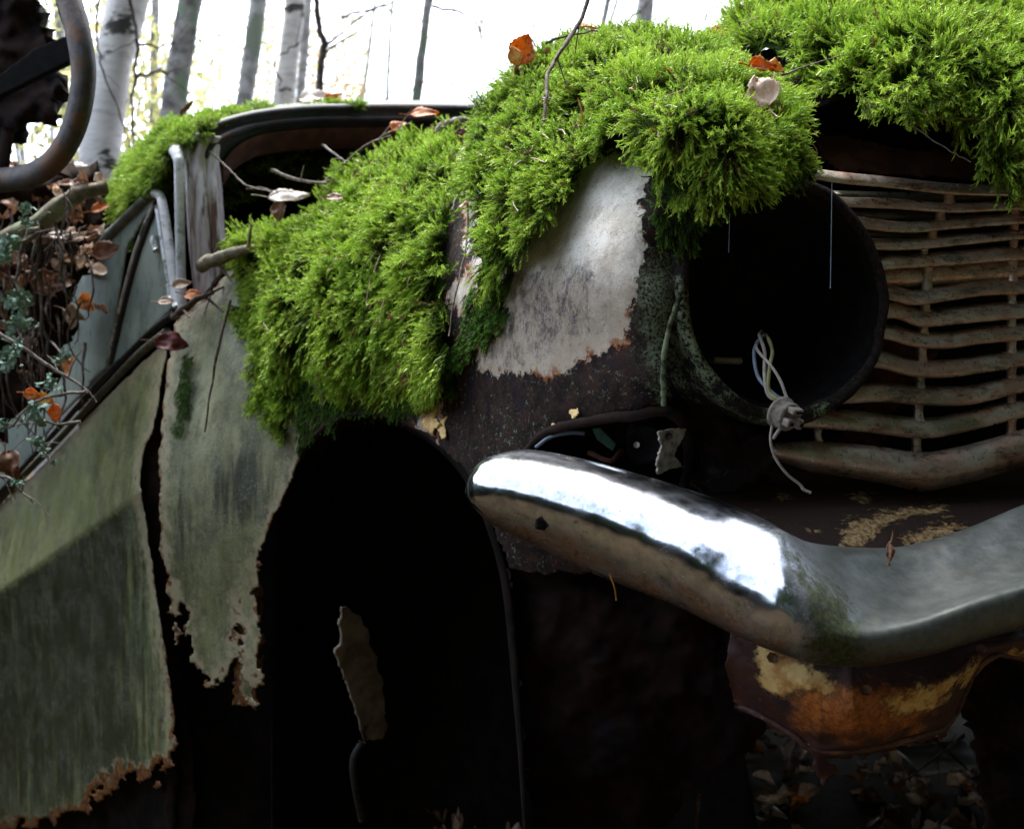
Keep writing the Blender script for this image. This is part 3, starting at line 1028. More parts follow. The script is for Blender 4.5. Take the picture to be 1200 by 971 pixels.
mat['rim'] = rim_mat()
prof_bowl = [(0.121, 0.004), (0.117, -0.006), (0.113, -0.02), (0.108, -0.05), (0.098, -0.085), (0.080, -0.115), (0.05, -0.135), (0.015, -0.142), (0.001, -0.143)]
V, th = ring_surface(prof_bowl, seed=1)
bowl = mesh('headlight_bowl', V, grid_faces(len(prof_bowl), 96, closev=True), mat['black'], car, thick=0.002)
prof_rim = [(0.117, -0.006), (0.119, 0.005), (0.124, 0.010), (0.131, 0.008), (0.134, -0.004), (0.133, -0.022), (0.129, -0.05), (0.126, -0.10), (0.122, -0.16)]
V, th = ring_surface(prof_rim, seed=5, wob=0.003)
lich = np.tile(0.5 - 0.5 * np.cos(th - rad(30)), len(prof_rim))
mesh('headlight_rim', V, grid_faces(len(prof_rim), 96, closev=True), mat['rim'], bowl, attrs={'lich': lich})
# faint reflector clip inside
tube('clip', PL([(834, 422, 1.22), (868, 423, 1.235)]), 0.004, mat['zinc'], bowl, sub=4)
# lamp socket on its wires
sk = P(922, 487, 1.075)
parts = []
ax = np.array([0.45, -0.75, -0.35]); ax /= np.linalg.norm(ax)
e1 = np.cross(ax, [0, 0, 1]); e1 /= np.linalg.norm(e1); e2 = np.cross(e1, ax)
Rm = np.stack([e1, ax, e2], 1)
prof = [(0.0005, -0.014), (0.012, -0.014), (0.0145, -0.012), (0.0165, -0.010), (0.0165, -0.007), (0.0145, -0.006), (0.0145, 0.004), (0.013, 0.006), (0.0005, 0.006)]
tt_ = np.linspace(0, 2 * np.pi, 28, endpoint=False)
Vs_ = np.concatenate([sk + ax * z + (np.cos(tt_) * r)[:, None] * e1 + (np.sin(tt_) * r)[:, None] * e2 for r, z in prof])
parts.append((Vs_, grid_faces(len(prof), 28, closev=True)))
V, f = join_geo(parts)
socket = mesh('lamp_socket', V, f, mat['bakelite'], car)
for dx, dz, sx, sz in ((0.001, 0.009, 0.013, 0.006), (-0.007, -0.004, 0.006, 0.010), (0.007, -0.003, 0.008, 0.008)):
    V, f = box_geo(sk + ax * 0.010 + e1 * dx + e2 * dz, sx, 0.010, sz, Rm, bev=0.0012)
    o = mesh('contact_lug', V, f, mat['bakelite'], socket, smooth=False)
    V, f = box_geo(sk + ax * 0.0155 + e1 * dx + e2 * dz, sx * 0.6, 0.002, sz * 0.35, Rm)
    mesh('contact_slot_block', V, f, mat['black'], socket, smooth=False)  # black block paints the dark of the slot
tube('wire', PL([(917, 468, 1.085), (905, 460, 1.09), (888, 440, 1.11), (884, 410, 1.13), (893, 395, 1.16), (898, 392, 1.24)]), 0.0019, mat['wire_b'], car)
tube('wire', PL([(912, 470, 1.085), (900, 462, 1.09), (896, 440, 1.10), (896, 412, 1.12), (890, 394, 1.16), (892, 388, 1.25)]), 0.0019, mat['wire_w'], car)
tube('wire', PL([(914, 470, 1.08), (901, 458, 1.09), (902, 430, 1.10), (905, 412, 1.12), (900, 396, 1.16), (894, 390, 1.26)]), 0.0019, mat['wire_g'], car)
tube('wire', PL([(922, 466, 1.085), (914, 445, 1.09), (903, 428, 1.10), (889, 412, 1.12), (886, 403, 1.14), (892, 396, 1.2)]), 0.0016, mat['wire_w'], car)
tube('wire', PL([(905, 498, 1.08), (903, 515, 1.08), (908, 535, 1.08), (922, 555, 1.08), (938, 568, 1.08), (941, 573, 1.08), (950, 577, 1.08)]), 0.0015, mat['wire_w'], car)
tube('wire', PL([(916, 500, 1.075), (910, 508, 1.078), (906, 514, 1.08)]), 0.0019, mat['wire_w'], car)
# dark lumps of the bucket beneath the bowl
sheet('bucket_bracket', [(800, 330), (812, 420), (845, 470), (895, 500), (905, 540), (880, 565), (850, 575), (825, 560), (808, 500), (790, 470), (786, 400)],
      lambda X, Y: 1.235 + 0.02 * fbm(X / 40, Y / 40, seed=8) + 0.0 * Y - 0.0003 * (Y - 450), mat['rustdark'], car, step=4, rag=5, seed=6, thick=0.004)
sheet('torn_gusset', [(850, 555), (872, 545), (878, 560), (862, 575), (840, 578), (826, 566)], lambda X, Y: 1.15 + 0.0005 * (X - 850), mat['rustdark'], car, step=2, rag=3, ragscale=7, seed=16)

# ---- grille -----------------------------------------------------------------
def gdep(x):
    return 1.245 + (x - 1000) / 200.0 * 0.045


bars = [  # (list of (px,py), half height px)
    ([(955, 204), (1040, 214), (1100, 220), (1180, 224), (1260, 226)], 5.0),
    ([(975, 236), (1060, 240), (1120, 243), (1190, 241), (1260, 240)], 4.5),
    ([(985, 258), (1060, 266), (1120, 262), (1190, 256), (1260, 254)], 5.0),
    ([(1010, 286), (1060, 287), (1120, 281), (1190, 275), (1260, 272)], 5.0),
    ([(1014, 312), (1060, 306), (1120, 302), (1190, 297), (1260, 294)], 6.5),
    ([(1015, 345), (1040, 342), (1070, 348), (1110, 344), (1150, 338), (1200, 335), (1260, 331)], 6.5),
    ([(1012, 372), (1045, 362), (1075, 372), (1100, 372), (1150, 366), (1200, 362), (1260, 358)], 7.5),
    ([(1008, 396), (1035, 387), (1070, 396), (1110, 399), (1150, 393), (1200, 388), (1260, 384)], 7.0),
    ([(1000, 422), (1030, 420), (1070, 431), (1110, 432), (1150, 426), (1200, 419), (1260, 413)], 7.5),
    ([(975, 462), (1030, 460), (1075, 463), (1130, 463), (1160, 458), (1200, 449), (1260, 440)], 8.0),
    ([(940, 488), (1000, 493), (1075, 501), (1120, 496), (1160, 487), (1200, 477), (1260, 465)], 8.5),
]
lt = [(905, 527), (960, 532), (1030, 540), (1080, 548), (1120, 542), (1160, 532), (1200, 520), (1260, 503)]
lo = crom(np.array([(x, y, gdep(x) - 0.02) for x, y in lt]), 60)
# lower chrome trim: flattened wide moulding
prof_l = [(-12, 0.03), (-14, 0.008), (-8, -0.004), (0, -0.008), (8, -0.012), (16, -0.004), (22, 0.012), (20, 0.03)]
rows = []
for dy, dd in prof_l:
    wsc = np.interp(lo[:, 0], [905, 950, 1080, 1260], [0.35, 0.85, 1.1, 1.0])
    rows.append(P(lo[:, 0], lo[:, 1] + dy * wsc, lo[:, 2] + dd))
g = np.stack(rows, 1).reshape(-1, 3)
grille = mesh('grille', g, grid_faces(60, len(prof_l)), mat['grille'], car, thick=0.003)
for pts, hh in bars:
    q = crom(np.array([(x, y, gdep(x)) for x, y in pts]), 40)
    rws = []
    up_ = pts[0][1] < 315
    hh = hh * (1.4 if up_ else 1.5)
    ex = 0.65 if up_ else 0.85
    for k in range(10):
        a_ = k / 10 * 2 * math.pi
        wob = 0.5 * np.sin(q[:, 0] / 23.0 + pts[0][1])
        rws.append(P(q[:, 0], q[:, 1] + wob + np.sign(math.sin(a_)) * abs(math.sin(a_)) ** ex * hh, q[:, 2] - 0.004 + math.cos(a_) * 0.010 - 0.007 * math.sin(a_)))
    g = np.stack(rws, 1).reshape(-1, 3)
    mesh('bar', g, grid_faces(40, 10, closev=True), mat['grille'], grille)
# vertical connectors
def bary(i, x):
    p = np.array(bars[i][0], float)
    return float(np.interp(x, p[:, 0], p[:, 1]))


for i in range(len(bars)):
    for xc in (([1112 - (5 - i) * 0 - i * 10 if i < 4 else 1082 - (i - 4) * 2 + 4, 1190 - (i if i < 5 else 5)])):
        ya = bary(i, xc)
        yb = bary(i + 1, xc) if i + 1 < len(bars) else float(np.interp(xc, [p[0] for p in lt], [p[1] for p in lt])) - 6
        if yb - ya < 8: continue
        dz = gdep(xc)
        V, f = tube_geo(PL([(xc, ya, dz), (xc, (ya + yb) / 2, dz - 0.002), (xc, yb, dz)]), [0.009, 0.0055, 0.009], n=8, sub=4)
        mesh('connector', V, f, mat['grille'], grille)
# wide pressed band across the grille
q = crom(np.array([(1010, 325, 1.26), (1060, 322, 1.265), (1120, 318, 1.275), (1200, 313, 1.29), (1270, 309, 1.30)]), 30)
rws = [P(q[:, 0], q[:, 1] + dy, q[:, 2] + dd) for dy, dd in ((-14, 0.02), (-12, 0.004), (-4, -0.002), (6, -0.006), (13, 0.0), (15, 0.02))]
mesh('pressed_band', np.stack(rws, 1).reshape(-1, 3), grid_faces(30, 6), mat['grille'], grille, thick=0.002)
# fins seen above each upper bar
for yy in (231, 253, 275, 297):
    q = crom(np.array([(975, yy, 1.28), (1100, yy + 2, 1.30), (1270, yy - 3, 1.33)]), 20)
    rws = [P(q[:, 0], q[:, 1] + dy, q[:, 2] + dd) for dy, dd in ((-6, 0.0), (0, -0.008), (7, 0.03))]
    mesh('fin', np.stack(rws, 1).reshape(-1, 3), grid_faces(20, 3), mat['fin'], grille, thick=0.002)
V, f = tube_geo(PL([(960, 495, 1.235), (958, 510, 1.23), (962, 526, 1.235)]), [0.006, 0.004, 0.007], n=8, sub=4)
mesh('connector', V, f, mat['grille'], grille)
# radiator / dark bulkhead behind the grille
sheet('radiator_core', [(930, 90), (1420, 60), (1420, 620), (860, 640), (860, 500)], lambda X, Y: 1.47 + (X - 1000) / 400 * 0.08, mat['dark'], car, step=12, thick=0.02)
sheet('air_baffle', [(1008, 395), (1105, 405), (1060, 455), (1040, 520), (985, 520)], lambda X, Y: 1.36 + 0.0001 * (X - 1000) + 0.01 * fbm(X / 30, Y / 30), mat['innerrust'], car, step=4, rag=5, seed=55)
# panel between grille mouth and bonnet
sheet('bonnet_landing_panel', [(955, 158), (990, 160), (1040, 172), (1100, 180), (1210, 190), (1300, 190), (1300, 215), (1180, 212), (1060, 204), (990, 200), (965, 185)],
      lambda X, Y: 1.40 + (X - 1000) / 400 * 0.08 - 0.0009 * (Y - 160), mat['innerrust'], car, step=3, rag=3, seed=66, thick=0.003)

# ---- upper apron under the grille --------------------------------------------
def apron_mat():
    m = M('black_rust_with_peeling_ochre')
    v = m.obj(1, 1, 1)
    n = m.noise(30, 8, 0.7, dist=0.8)
    col = m.mix(n, (0.012, 0.008, 0.007), (0.05, 0.024, 0.014))
    f_ = m.step(m.math('ADD', m.attr('cream'), m.math('MULTIPLY', m.math('SUBTRACT', m.noise(90, 8, 0.75, m.obj(0.5, 0.5, 1.8), 1.2), 0.5), 60.0)), -1, 4)
    col = m.mix(f_, col, m.mix(m.step(m.noise(200, 4, 0.7), 0.4, 0.6), (0.48, 0.34, 0.16), (0.20, 0.10, 0.04)))
    return m.out(col, 0.7, 0, m.bump(m.math('ADD', f_, n), 0.9, 0.002), 0.3)


mat['apron'] = apron_mat()
sheet('front_apron', [(800, 555), (880, 545), (960, 540), (1080, 560), (1200, 530), (1400, 500), (1400, 700), (1000, 690), (900, 650)],
      lambda X, Y: 1.27 + (X - 1000) / 400 * 0.09 - 0.05 * sstep(560, 600, Y) - 0.0014 * np.clip(Y - 590, 0, 80), mat['apron'], car, step=3, rag=2, seed=70, thick=0.003,
      masks={'cream': lambda X, Y: np.maximum.reduce([sdf([(870, 590), (905, 600), (960, 615), (1000, 630), (960, 632), (900, 612)], X, Y) - 8,
             sdf([(990, 610), (1040, 600), (1100, 592), (1108, 596), (1040, 612), (1010, 640), (985, 640)], X, Y) + 3,
             sdf([(1060, 628), (1120, 612), (1130, 618), (1070, 638)], X, Y) + 4,
             sdf([(995, 575), (1025, 575), (1015, 590), (1000, 588)], X, Y) - 1,
             sdf([(905, 572), (930, 578), (925, 590), (910, 585)], X, Y) - 4])})

# ---- bumper --------------------------------------------------------------------
S = [
    [(560, 560, 1.16), (549, 566, 1.125), (546, 571, 1.112), (545, 576, 1.108), (546, 581, 1.112), (550, 586, 1.125), (560, 588, 1.16)],
    [(575, 552, 1.17), (560, 546, 1.13), (551, 556, 1.098), (550, 574, 1.086), (553, 590, 1.092), (564, 602, 1.12), (580, 596, 1.17)],
    [(590, 542, 1.17), (580, 533, 1.125), (569, 544, 1.085), (565, 572, 1.070), (568, 598, 1.078), (580, 616, 1.11), (590, 606, 1.16)],
    [(635, 538, 1.17), (625, 527, 1.115), (616, 543, 1.070), (611, 576, 1.048), (611, 609, 1.058), (618, 634, 1.095), (628, 630, 1.15)],
    [(720, 558, 1.14), (708, 544, 1.075), (702, 561, 1.030), (697, 600, 1.005), (694, 640, 1.015), (693, 670, 1.055), (702, 665, 1.11)],
    [(822, 590, 1.10), (812, 575, 1.030), (805, 595, 0.985), (798, 637, 0.957), (791, 678, 0.965), (786, 706, 1.00), (796, 702, 1.06)],
    [(895, 618, 1.06), (886, 604, 0.995), (880, 627, 0.953), (868, 670, 0.925), (855, 711, 0.930), (845, 735, 0.965), (855, 733, 1.03)],
    [(932, 638, 1.04), (922, 624, 0.975), (925, 652, 0.935), (924, 695, 0.900), (914, 737, 0.900), (900, 760, 0.935), (908, 756, 1.0)],
    [(965, 650, 1.07), (950, 636, 1.015), (965, 668, 0.965), (972, 705, 0.922), (966, 748, 0.900), (950, 776, 0.925), (956, 770, 0.99)],
    [(1005, 650, 1.10), (1000, 642, 1.045), (1008, 680, 1.000), (1012, 716, 0.952), (1012, 745, 0.918), (1010, 779, 0.930), (1012, 775, 0.99)],
    [(1060, 650, 1.13), (1058, 641, 1.075), (1064, 682, 1.025), (1070, 714, 0.978), (1076, 730, 0.938), (1085, 766, 0.945), (1088, 762, 1.0)],
    [(1132, 630, 1.15), (1130, 621, 1.095), (1134, 662, 1.045), (1140, 692, 0.998), (1146, 706, 0.958), (1152, 746, 0.965), (1154, 742, 1.02)],
    [(1220, 597, 1.18), (1214, 588, 1.125), (1216, 634, 1.072), (1220, 668, 1.025), (1224, 684, 0.985), (1230, 727, 0.99), (1232, 723, 1.05)],
    [(1330, 575, 1.22), (1324, 566, 1.165), (1326, 612, 1.11), (1330, 646, 1.06), (1334, 662, 1.02), (1340, 705, 1.02), (1342, 700, 1.09)],
    [(1480, 560, 1.27), (1474, 552, 1.215), (1476, 596, 1.16), (1480, 630, 1.11), (1484, 646, 1.07), (1490, 689, 1.07), (1492, 684, 1.14)],
]
S = np.array(S)
nU, nV = 260, 64
T1 = crom(S, nU)                                         # nU,7,3
T2 = np.swapaxes(crom(np.swapaxes(T1, 0, 1), nV), 0, 1)      # nU,nV,3
bx_, by_, bd_ = T2[..., 0].copy(), T2[..., 1].copy(), T2[..., 2].copy()
uu = np.linspace(0, 1, nU)[:, None] + 0 * bx_
vv = np.linspace(0, 1, nV)[None] + 0 * bx_
bd_ += 0.0012 * fbm(bx_ / 45, by_ / 45, seed=77)
G = P(bx_, by_, bd_)
# end cap point
X_, Y_ = bx_.ravel(), by_.ravel()
algae = 0.66 * np.exp(-((X_ - (900 + (Y_ - 600) * 0.60)) / 30) ** 2) * sstep(585, 640, Y_) + 0.75 * sstep(900, 985, X_) * sstep(1040, 960, X_) * sstep(650, 740, Y_)
wing = sstep(960, 900, X_)
brown = wing * (sstep(0.52, 0.75, vv.ravel()) * 0.72) + (1 - wing) * sstep(0.80, 0.95, vv.ravel()) * 0.4  # lower half carries the ground's reflection as colour, along with rust
dull = sstep(900, 990, X_) * 0.9
rimrust = sstep(0.80, 0.84, vv.ravel()) * sstep(965, 1010, X_) * 0.55 + 0.55 * np.exp(-((X_ - 1045) / 45) ** 2) * sstep(0.72, 0.80, vv.ravel())
bumper = mesh('bumper', G.reshape(-1, 3), grid_faces(nU, nV)[:, ::-1], mat['chrome'], car,
              attrs={'algae': algae, 'brown': brown, 'dull': dull, 'rimrust': rimrust}, thick=0.0025, toff=-1)
# raised black block painting the dark of a square bolt hole
bh = P(634, 614, 1.0405)
V, f = box_geo(bh + [0, 0.004, 0], 0.0105, 0.012, 0.0105, Matrix.Rotation(rad(8), 3, 'Y'), 0.0015)
mesh('bolt_hole_block', V, f, mat['black'], bumper, smooth=False)
# small dent lip
sheet('dent_lip', [(730, 652), (748, 652), (746, 664), (738, 666)], lambda X, Y: 1.005 + 0 * X, mat['trim'], bumper, step=1.5, rag=2, ragscale=5, thick=0.002)
# bumper iron
tube('bumper_iron', PL([(760, 600, 1.06), (790, 590, 1.16), (850, 600, 1.25), (880, 620, 1.4)]), 0.012, mat['rustdark'], car, prof=(1, 0.5))
tube('bumper_iron', PL([(1250, 650, 1.1), (1240, 640, 1.2), (1230, 640, 1.4)]), 0.014, mat['rustdark'], car, prof=(1, 0.5))

# ---- valance ----------------------------------------------------------------------
val_poly = [(860, 720), (930, 745), (1010, 770), (1090, 758), (1210, 722), (1420, 690), (1420, 790), (1215, 776), (1170, 768), (1145, 785), (1132, 812), (1124, 838), (1105, 860),
            (1060, 872), (1000, 886), (975, 890), (978, 905), (964, 916), (952, 900), (958, 886), (948, 872), (925, 862), (905, 852), (890, 838), (862, 830), (850, 780)]


def vd(X, Y):
    d = 1.035 + 0.0004 * (X - 1000) * (X > 1000) + 0.00045 * np.maximum(1000 - X, 0)
    # top shelf rolls in under the bumper, lip folds back
    top = np.interp(X, [860, 1010, 1090, 1210, 1420], [720, 776, 762, 726, 700])
    low = np.interp(X, [860, 960, 1060, 1110, 1130, 1150, 1200], [830, 885, 872, 850, 812, 780, 772])
    t = np.clip((Y - top) / np.maximum(low - top, 20), 0, 1.2)
    d = d - 0.035 * np.sin(np.clip(t, 0, 1) * 3.14 * 0.9) + 0.05 * t ** 3
    d = d - 0.010 * np.exp(-((low - Y - 6) / 5.0) ** 2)                # rolled lower lip
    d = d - 0.012 * np.exp(-((Y - (top + 38)) / 14.0) ** 2) * sstep(1020, 1080, X)
    return d + 0.004 * fbm(X / 50, Y / 50, seed=31)


sheet('valance', val_poly, vd, mat['valance'], car, step=2.5, rag=3.5, ragscale=9, seed=81, ragfn=lambda X, Y: sstep(800, 860, Y) + 0.2, thick=0.003,
      masks={'cream': lambda X, Y: np.maximum.reduce([sdf([(884, 745), (905, 750), (940, 778), (985, 800), (975, 815), (935, 812), (895, 812), (885, 790)], X, Y),
                                                      sdf([(1040, 818), (1065, 805), (1100, 798), (1122, 792), (1112, 815), (1095, 836), (1050, 842)], X, Y),
                                                      sdf([(1118, 800), (1150, 775), (1190, 766), (1220, 772), (1175, 780), (1140, 796)], X, Y) + 3]),
             'orange': [(930, 800), (1010, 795), (1060, 800), (1100, 810), (1080, 855), (990, 875), (930, 850)]})
vl = [(862, 826), (890, 838), (925, 858), (952, 876), (1000, 880), (1060, 866), (1103, 853), (1122, 832), (1131, 808), (1146, 782), (1172, 767), (1215, 773), (1300, 782)]
tube('valance_lip', P([p[0] for p in vl], [p[1] for p in vl], vd(np.array([p[0] for p in vl], float), np.array([p[1] for p in vl], float)) - 0.002), 0.0032, mat['lipm'], car, sub=5, jit=0.0012)
for bx0, by0 in ((905, 770), (1015, 808), (1150, 760)):
    dd_ = float(vd(np.array([bx0]), np.array([by0]))[0])
    tube('bolt', PL([(bx0, by0, dd_ + 0.002), (bx0, by0, dd_ - 0.005)]), 0.0055, mat['lipm'], car, n=6, sub=2)
sheet('dark_opening_sheet', [(1120, 800), (1145, 760), (1420, 740), (1420, 1030), (1180, 1030), (1150, 940), (1150, 870)], lambda X, Y: 1.22 + 0.02 * fbm(X / 40, Y / 40, seed=5), mat['rustdark'], car, step=8, rag=8, seed=3, thick=0.004)  # dark sheet painting the black opening beside the valance

# ---- scuttle / cowl under the twigs -----------------------------------------------
def gsurf(name, ctrl, m, nu=40, nv=30, parent=car, thick=0.002, **kw):
    c = np.array(ctrl, float)
    a = crom(c, nu)
    b = np.swapaxes(crom(np.swapaxes(a, 0, 1), nv), 0, 1)
    return mesh(name, P(b[..., 0], b[..., 1], b[..., 2]).reshape(-1, 3), grid_faces(nu, nv), m, parent, thick=thick, **kw)


# bonnet: from the front lip back to the scuttle (mostly beneath moss)
gsurf('bonnet', [
    [(880, 170, 1.32), (700, 160, 1.47), (590, 230, 1.78), (500, 250, 2.05), (420, 265, 2.3)],
    [(960, 125, 1.34), (890, 62, 1.52), (760, 140, 1.8), (650, 185, 2.1), (570, 205, 2.4)],
    [(1060, 100, 1.36), (1000, 50, 1.55), (920, 85, 1.9), (820, 135, 2.25), (740, 165, 2.55)],
    [(1200, 95, 1.40), (1180, 40, 1.60), (1120, 80, 2.0), (1040, 130, 2.4), (950, 160, 2.7)],
    [(1420, 110, 1.45), (1430, 60, 1.65), (1400, 90, 2.1), (1300, 130, 2.5), (1180, 160, 2.85)],
], mat['rustdark'])
gsurf('scuttle', [
    [(215, 372, 2.05), (225, 350, 2.10), (235, 335, 2.16)],
    [(300, 285, 2.00), (310, 275, 2.15), (330, 268, 2.28)],
    [(420, 215, 1.95), (440, 215, 2.2), (470, 215, 2.4)],
    [(540, 160, 1.85), (580, 180, 2.2), (640, 190, 2.5)],
], mat['rustdark'])

# ---- A pillar, windscreen frame, roof -----------------------------------------------
hd = [(222, 172, 2.10), (245, 152, 2.12), (290, 137, 2.17), (350, 129, 2.26), (420, 127, 2.36), (500, 127, 2.50), (600, 130, 2.66), (720, 140, 2.84)]
q = crom(np.array(hd), 70)
rows = []
for dy, dd in ((-3, 0.10), (-4, 0.02), (-3, 0.004), (0, -0.004), (2, 0.004), (9, 0.006), (11, -0.003), (13, -0.004), (15, 0.006), (18, 0.024), (24, 0.03), (26, 0.06)):
    # across direction: inward of the corner
    inx = np.interp(q[:, 0], [222, 250, 300], [1.2, 0.8, 0.0])
    rows.append(P(q[:, 0] + inx * (dy + 2), q[:, 1] + dy, q[:, 2] + dd))
mesh('windscreen_header', np.stack(rows, 1).reshape(-1, 3), grid_faces(70, 12), mat['header'], car, thick=0.003)
rows = []
pl = crom(np.array([(226, 160, 2.112), (219, 182, 2.10), (221, 230, 2.08), (225, 290, 2.07), (232, 352, 2.06)]), 30)
for dx, dd in ((-2, 0.05), (-1, 0.006), (2, -0.002), (5, 0.003), (8, 0.001), (12, -0.004), (16, -0.006), (20, -0.005), (23, 0.004), (25, 0.006), (29, 0.002), (33, 0.004), (36, 0.014), (38, 0.03), (40, 0.07)):
    t_ = np.interp(pl[:, 1], [172, 352], [0.95, 0.98])
    rows.append(P(pl[:, 0] + dx * t_, pl[:, 1], pl[:, 2] + dd))
mesh('windscreen_pillar', np.stack(rows, 1).reshape(-1, 3), grid_faces(30, 15)[:, ::-1], mat['pillar'], car, thick=0.003)
# inner rusty edge of the header and inside
q2 = q.copy()
rows = [P(q2[:, 0] + np.interp(q2[:, 0], [222, 300], [38, 6]), q2[:, 1] + 22 + dy, q2[:, 2] + 0.03 + dd) for dy, dd in ((0, 0), (8, 0.02), (22, 0.03), (24, 0.10))]
mesh('header_inner_lip', np.stack(rows, 1).reshape(-1, 3), grid_faces(70, 4), mat['innerrust'], car, thick=0.002)
# pale door-frame post in front of the pillar
tube('frame_post', PL([(206, 176, 2.10), (209, 186, 2.08), (210, 200, 2.07), (211, 280, 2.06), (213, 350, 2.05), (214, 372, 2.05)]), [0.014, 0.011, 0.0095, 0.009, 0.009, 0.008], mat['whitetrim'], car, n=12)
# roof shell
gsurf('roof', [
    [(222, 172, 2.10), (170, 215, 2.45), (125, 262, 2.9), (95, 330, 3.4)],
    [(250, 150, 2.13), (205, 165, 2.55), (165, 200, 3.05), (150, 280, 3.6)],
    [(300, 136, 2.19), (280, 130, 2.7), (255, 150, 3.25), (240, 230, 3.8)],
    [(420, 126, 2.36), (420, 118, 2.9), (410, 130, 3.5), (400, 200, 4.0)],
    [(600, 129, 2.66), (600, 122, 3.2), (600, 135, 3.8), (580, 200, 4.2)],
    [(720, 139, 2.84), (740, 135, 3.4), (750, 150, 3.9), (740, 230, 4.3)],
], mat['header'], nu=50, nv=30, thick=0.004)
# cabin walls, closing the interior
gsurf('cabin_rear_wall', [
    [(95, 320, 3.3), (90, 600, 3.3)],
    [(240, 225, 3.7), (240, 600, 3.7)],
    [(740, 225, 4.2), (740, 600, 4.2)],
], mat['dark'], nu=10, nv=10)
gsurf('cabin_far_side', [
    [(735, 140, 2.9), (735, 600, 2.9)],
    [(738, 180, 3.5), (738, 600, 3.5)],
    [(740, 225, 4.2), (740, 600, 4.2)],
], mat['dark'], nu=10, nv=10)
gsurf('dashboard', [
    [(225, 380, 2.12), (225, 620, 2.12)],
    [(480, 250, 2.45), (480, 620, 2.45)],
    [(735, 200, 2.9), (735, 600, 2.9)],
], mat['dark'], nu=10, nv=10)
tube('roof_bow', PL([(262, 190, 2.75), (330, 186, 2.85), (430, 186, 3.0), (560, 186, 3.2)]), 0.012, mat['rustdark'], car, prof=(1, 0.5))
sheet('rear_seat', [(262, 205), (420, 200), (470, 300), (262, 310)], lambda X, Y: 3.2 + 0.0006 * (X - 260) + 0.03 * fbm(X / 40, Y / 40, seed=2), mat['rustdark'], car, step=6, thick=0.05)

# ---- door -----------------------------------------------------------------------------
def ddep(X, Y):
    """door skin: recedes to the left; belt set back, swage line proud, lower part tucks under"""
    base = 1.955 + (190 - X) * 0.0030 + np.maximum(190 - X, 0) ** 2 * 3.0e-6
    crease = 560 + (190 - X) * 0.70
    belt = 400 + (190 - X) * 1.08
    up = np.clip((crease - Y) / np.maximum(crease - belt, 40), 0, 1.6)
    dn = np.clip((Y - crease) / 400.0, 0, 1.5)
    return base + 0.10 * up ** 1.2 + 0.10 * dn ** 0.55 - 0.05 * dn


door_poly = [(196, 398), (190, 440), (180, 500), (167, 530), (163, 565), (170, 610), (180, 680), (192, 760), (203, 830), (205, 880),
             (188, 900), (183, 915), (160, 912), (140, 900), (128, 925), (100, 950), (70, 960), (45, 965), (0, 972), (-90, 990), (-90, 700), (-60, 650), (0, 592), (60, 535), (120, 470)]


def dirt_shade_door(X, Y):
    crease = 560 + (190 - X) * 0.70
    lo_ = sstep(-2, 10, Y - crease)  # step at the crease: grime and painted shade of the tucked-under panel
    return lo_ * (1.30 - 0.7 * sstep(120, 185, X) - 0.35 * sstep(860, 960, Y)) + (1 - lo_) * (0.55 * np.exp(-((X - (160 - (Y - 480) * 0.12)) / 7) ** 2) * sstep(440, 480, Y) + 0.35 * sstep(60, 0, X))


door = sheet('door', door_poly, ddep, mat['door'], car, step=2.5, rag=9, ragscale=13, seed=90,
             ragfn=lambda X, Y: 0.12 + sstep(840, 900, Y), masks={'dirt': dirt_shade_door, 'rust': lambda X, Y: 0.9 * sstep(840, 940, Y) - 0.4 * sstep(800, 700, Y)})
# rebate between door edge and side panel
sheet('door_shut_face', [(196, 420), (200, 560), (200, 700), (225, 880), (230, 1000), (198, 1000), (186, 800), (168, 640), (160, 560), (175, 480)],
      lambda X, Y: 2.06 + 0 * X, mat['rustdark'], car, step=4, rag=2, seed=44, thick=0.003)
sheet('sill', [(-140, 930), (110, 900), (190, 850), (205, 830), (205, 1060), (-140, 1060)], lambda X, Y: ddep(X, Y) + 0.09, mat['dark'], car, step=8, rag=3, seed=45, thick=0.004)
sheet('inner_sill_panel', [(196, 430), (330, 420), (345, 600), (345, 1040), (200, 1040)], lambda X, Y: 2.08 + 0 * X, mat['dark'], car, step=8, thick=0.003)

# window area
wd = lambda X, Y: ddep(X, Y) + 0.004
wdep = tps([(205, 375, 2.06), (186, 225, 2.16), (125, 275, 2.30), (70, 500, 2.42), (100, 350, 2.36), (0, 590, 2.72), (140, 420, 2.22), (20, 420, 2.66), (60, 330, 2.5)])
sheet('window_glass', [(182, 232), (148, 290), (125, 430), (70, 488), (10, 570), (-60, 640), (-60, 420), (20, 340), (80, 300), (125, 268)], lambda X, Y: wdep(X, Y) + 0.006, mat['glass'], door, step=4, thick=0.003)
qg = sheet('quarter_light', [(184, 238), (206, 356), (130, 432), (145, 350), (160, 290)], lambda X, Y: wdep(X, Y) + 0.001, mat['glass'], door, step=3, thick=0.003)
wq = lambda pts, off=0.0: PL([(x, y, float(wdep(np.array([x]), np.array([y]))[0]) + off) for x, y in pts])
tube('window_frame', wq([(208, 360), (203, 325), (197, 280), (191, 243), (188, 231), (184, 227), (179, 228)], -0.004), 0.0092, mat['whitetrim'], door, n=10)
tube('window_rail', wq([(181, 227), (174, 231), (156, 248), (134, 270), (116, 290)], -0.003), 0.0105, mat['railtrim'], door, n=10)
tube('divider', wq([(184, 240), (172, 270), (160, 305), (148, 350), (138, 392), (129, 432)], -0.003), 0.006, mat['rubber'], door, n=8)
tube('quarter_light_frame', wq([(180, 240), (168, 268), (156, 303), (144, 348), (134, 391), (125, 431)], -0.008), 0.0045, mat['trim'], qg, n=8)
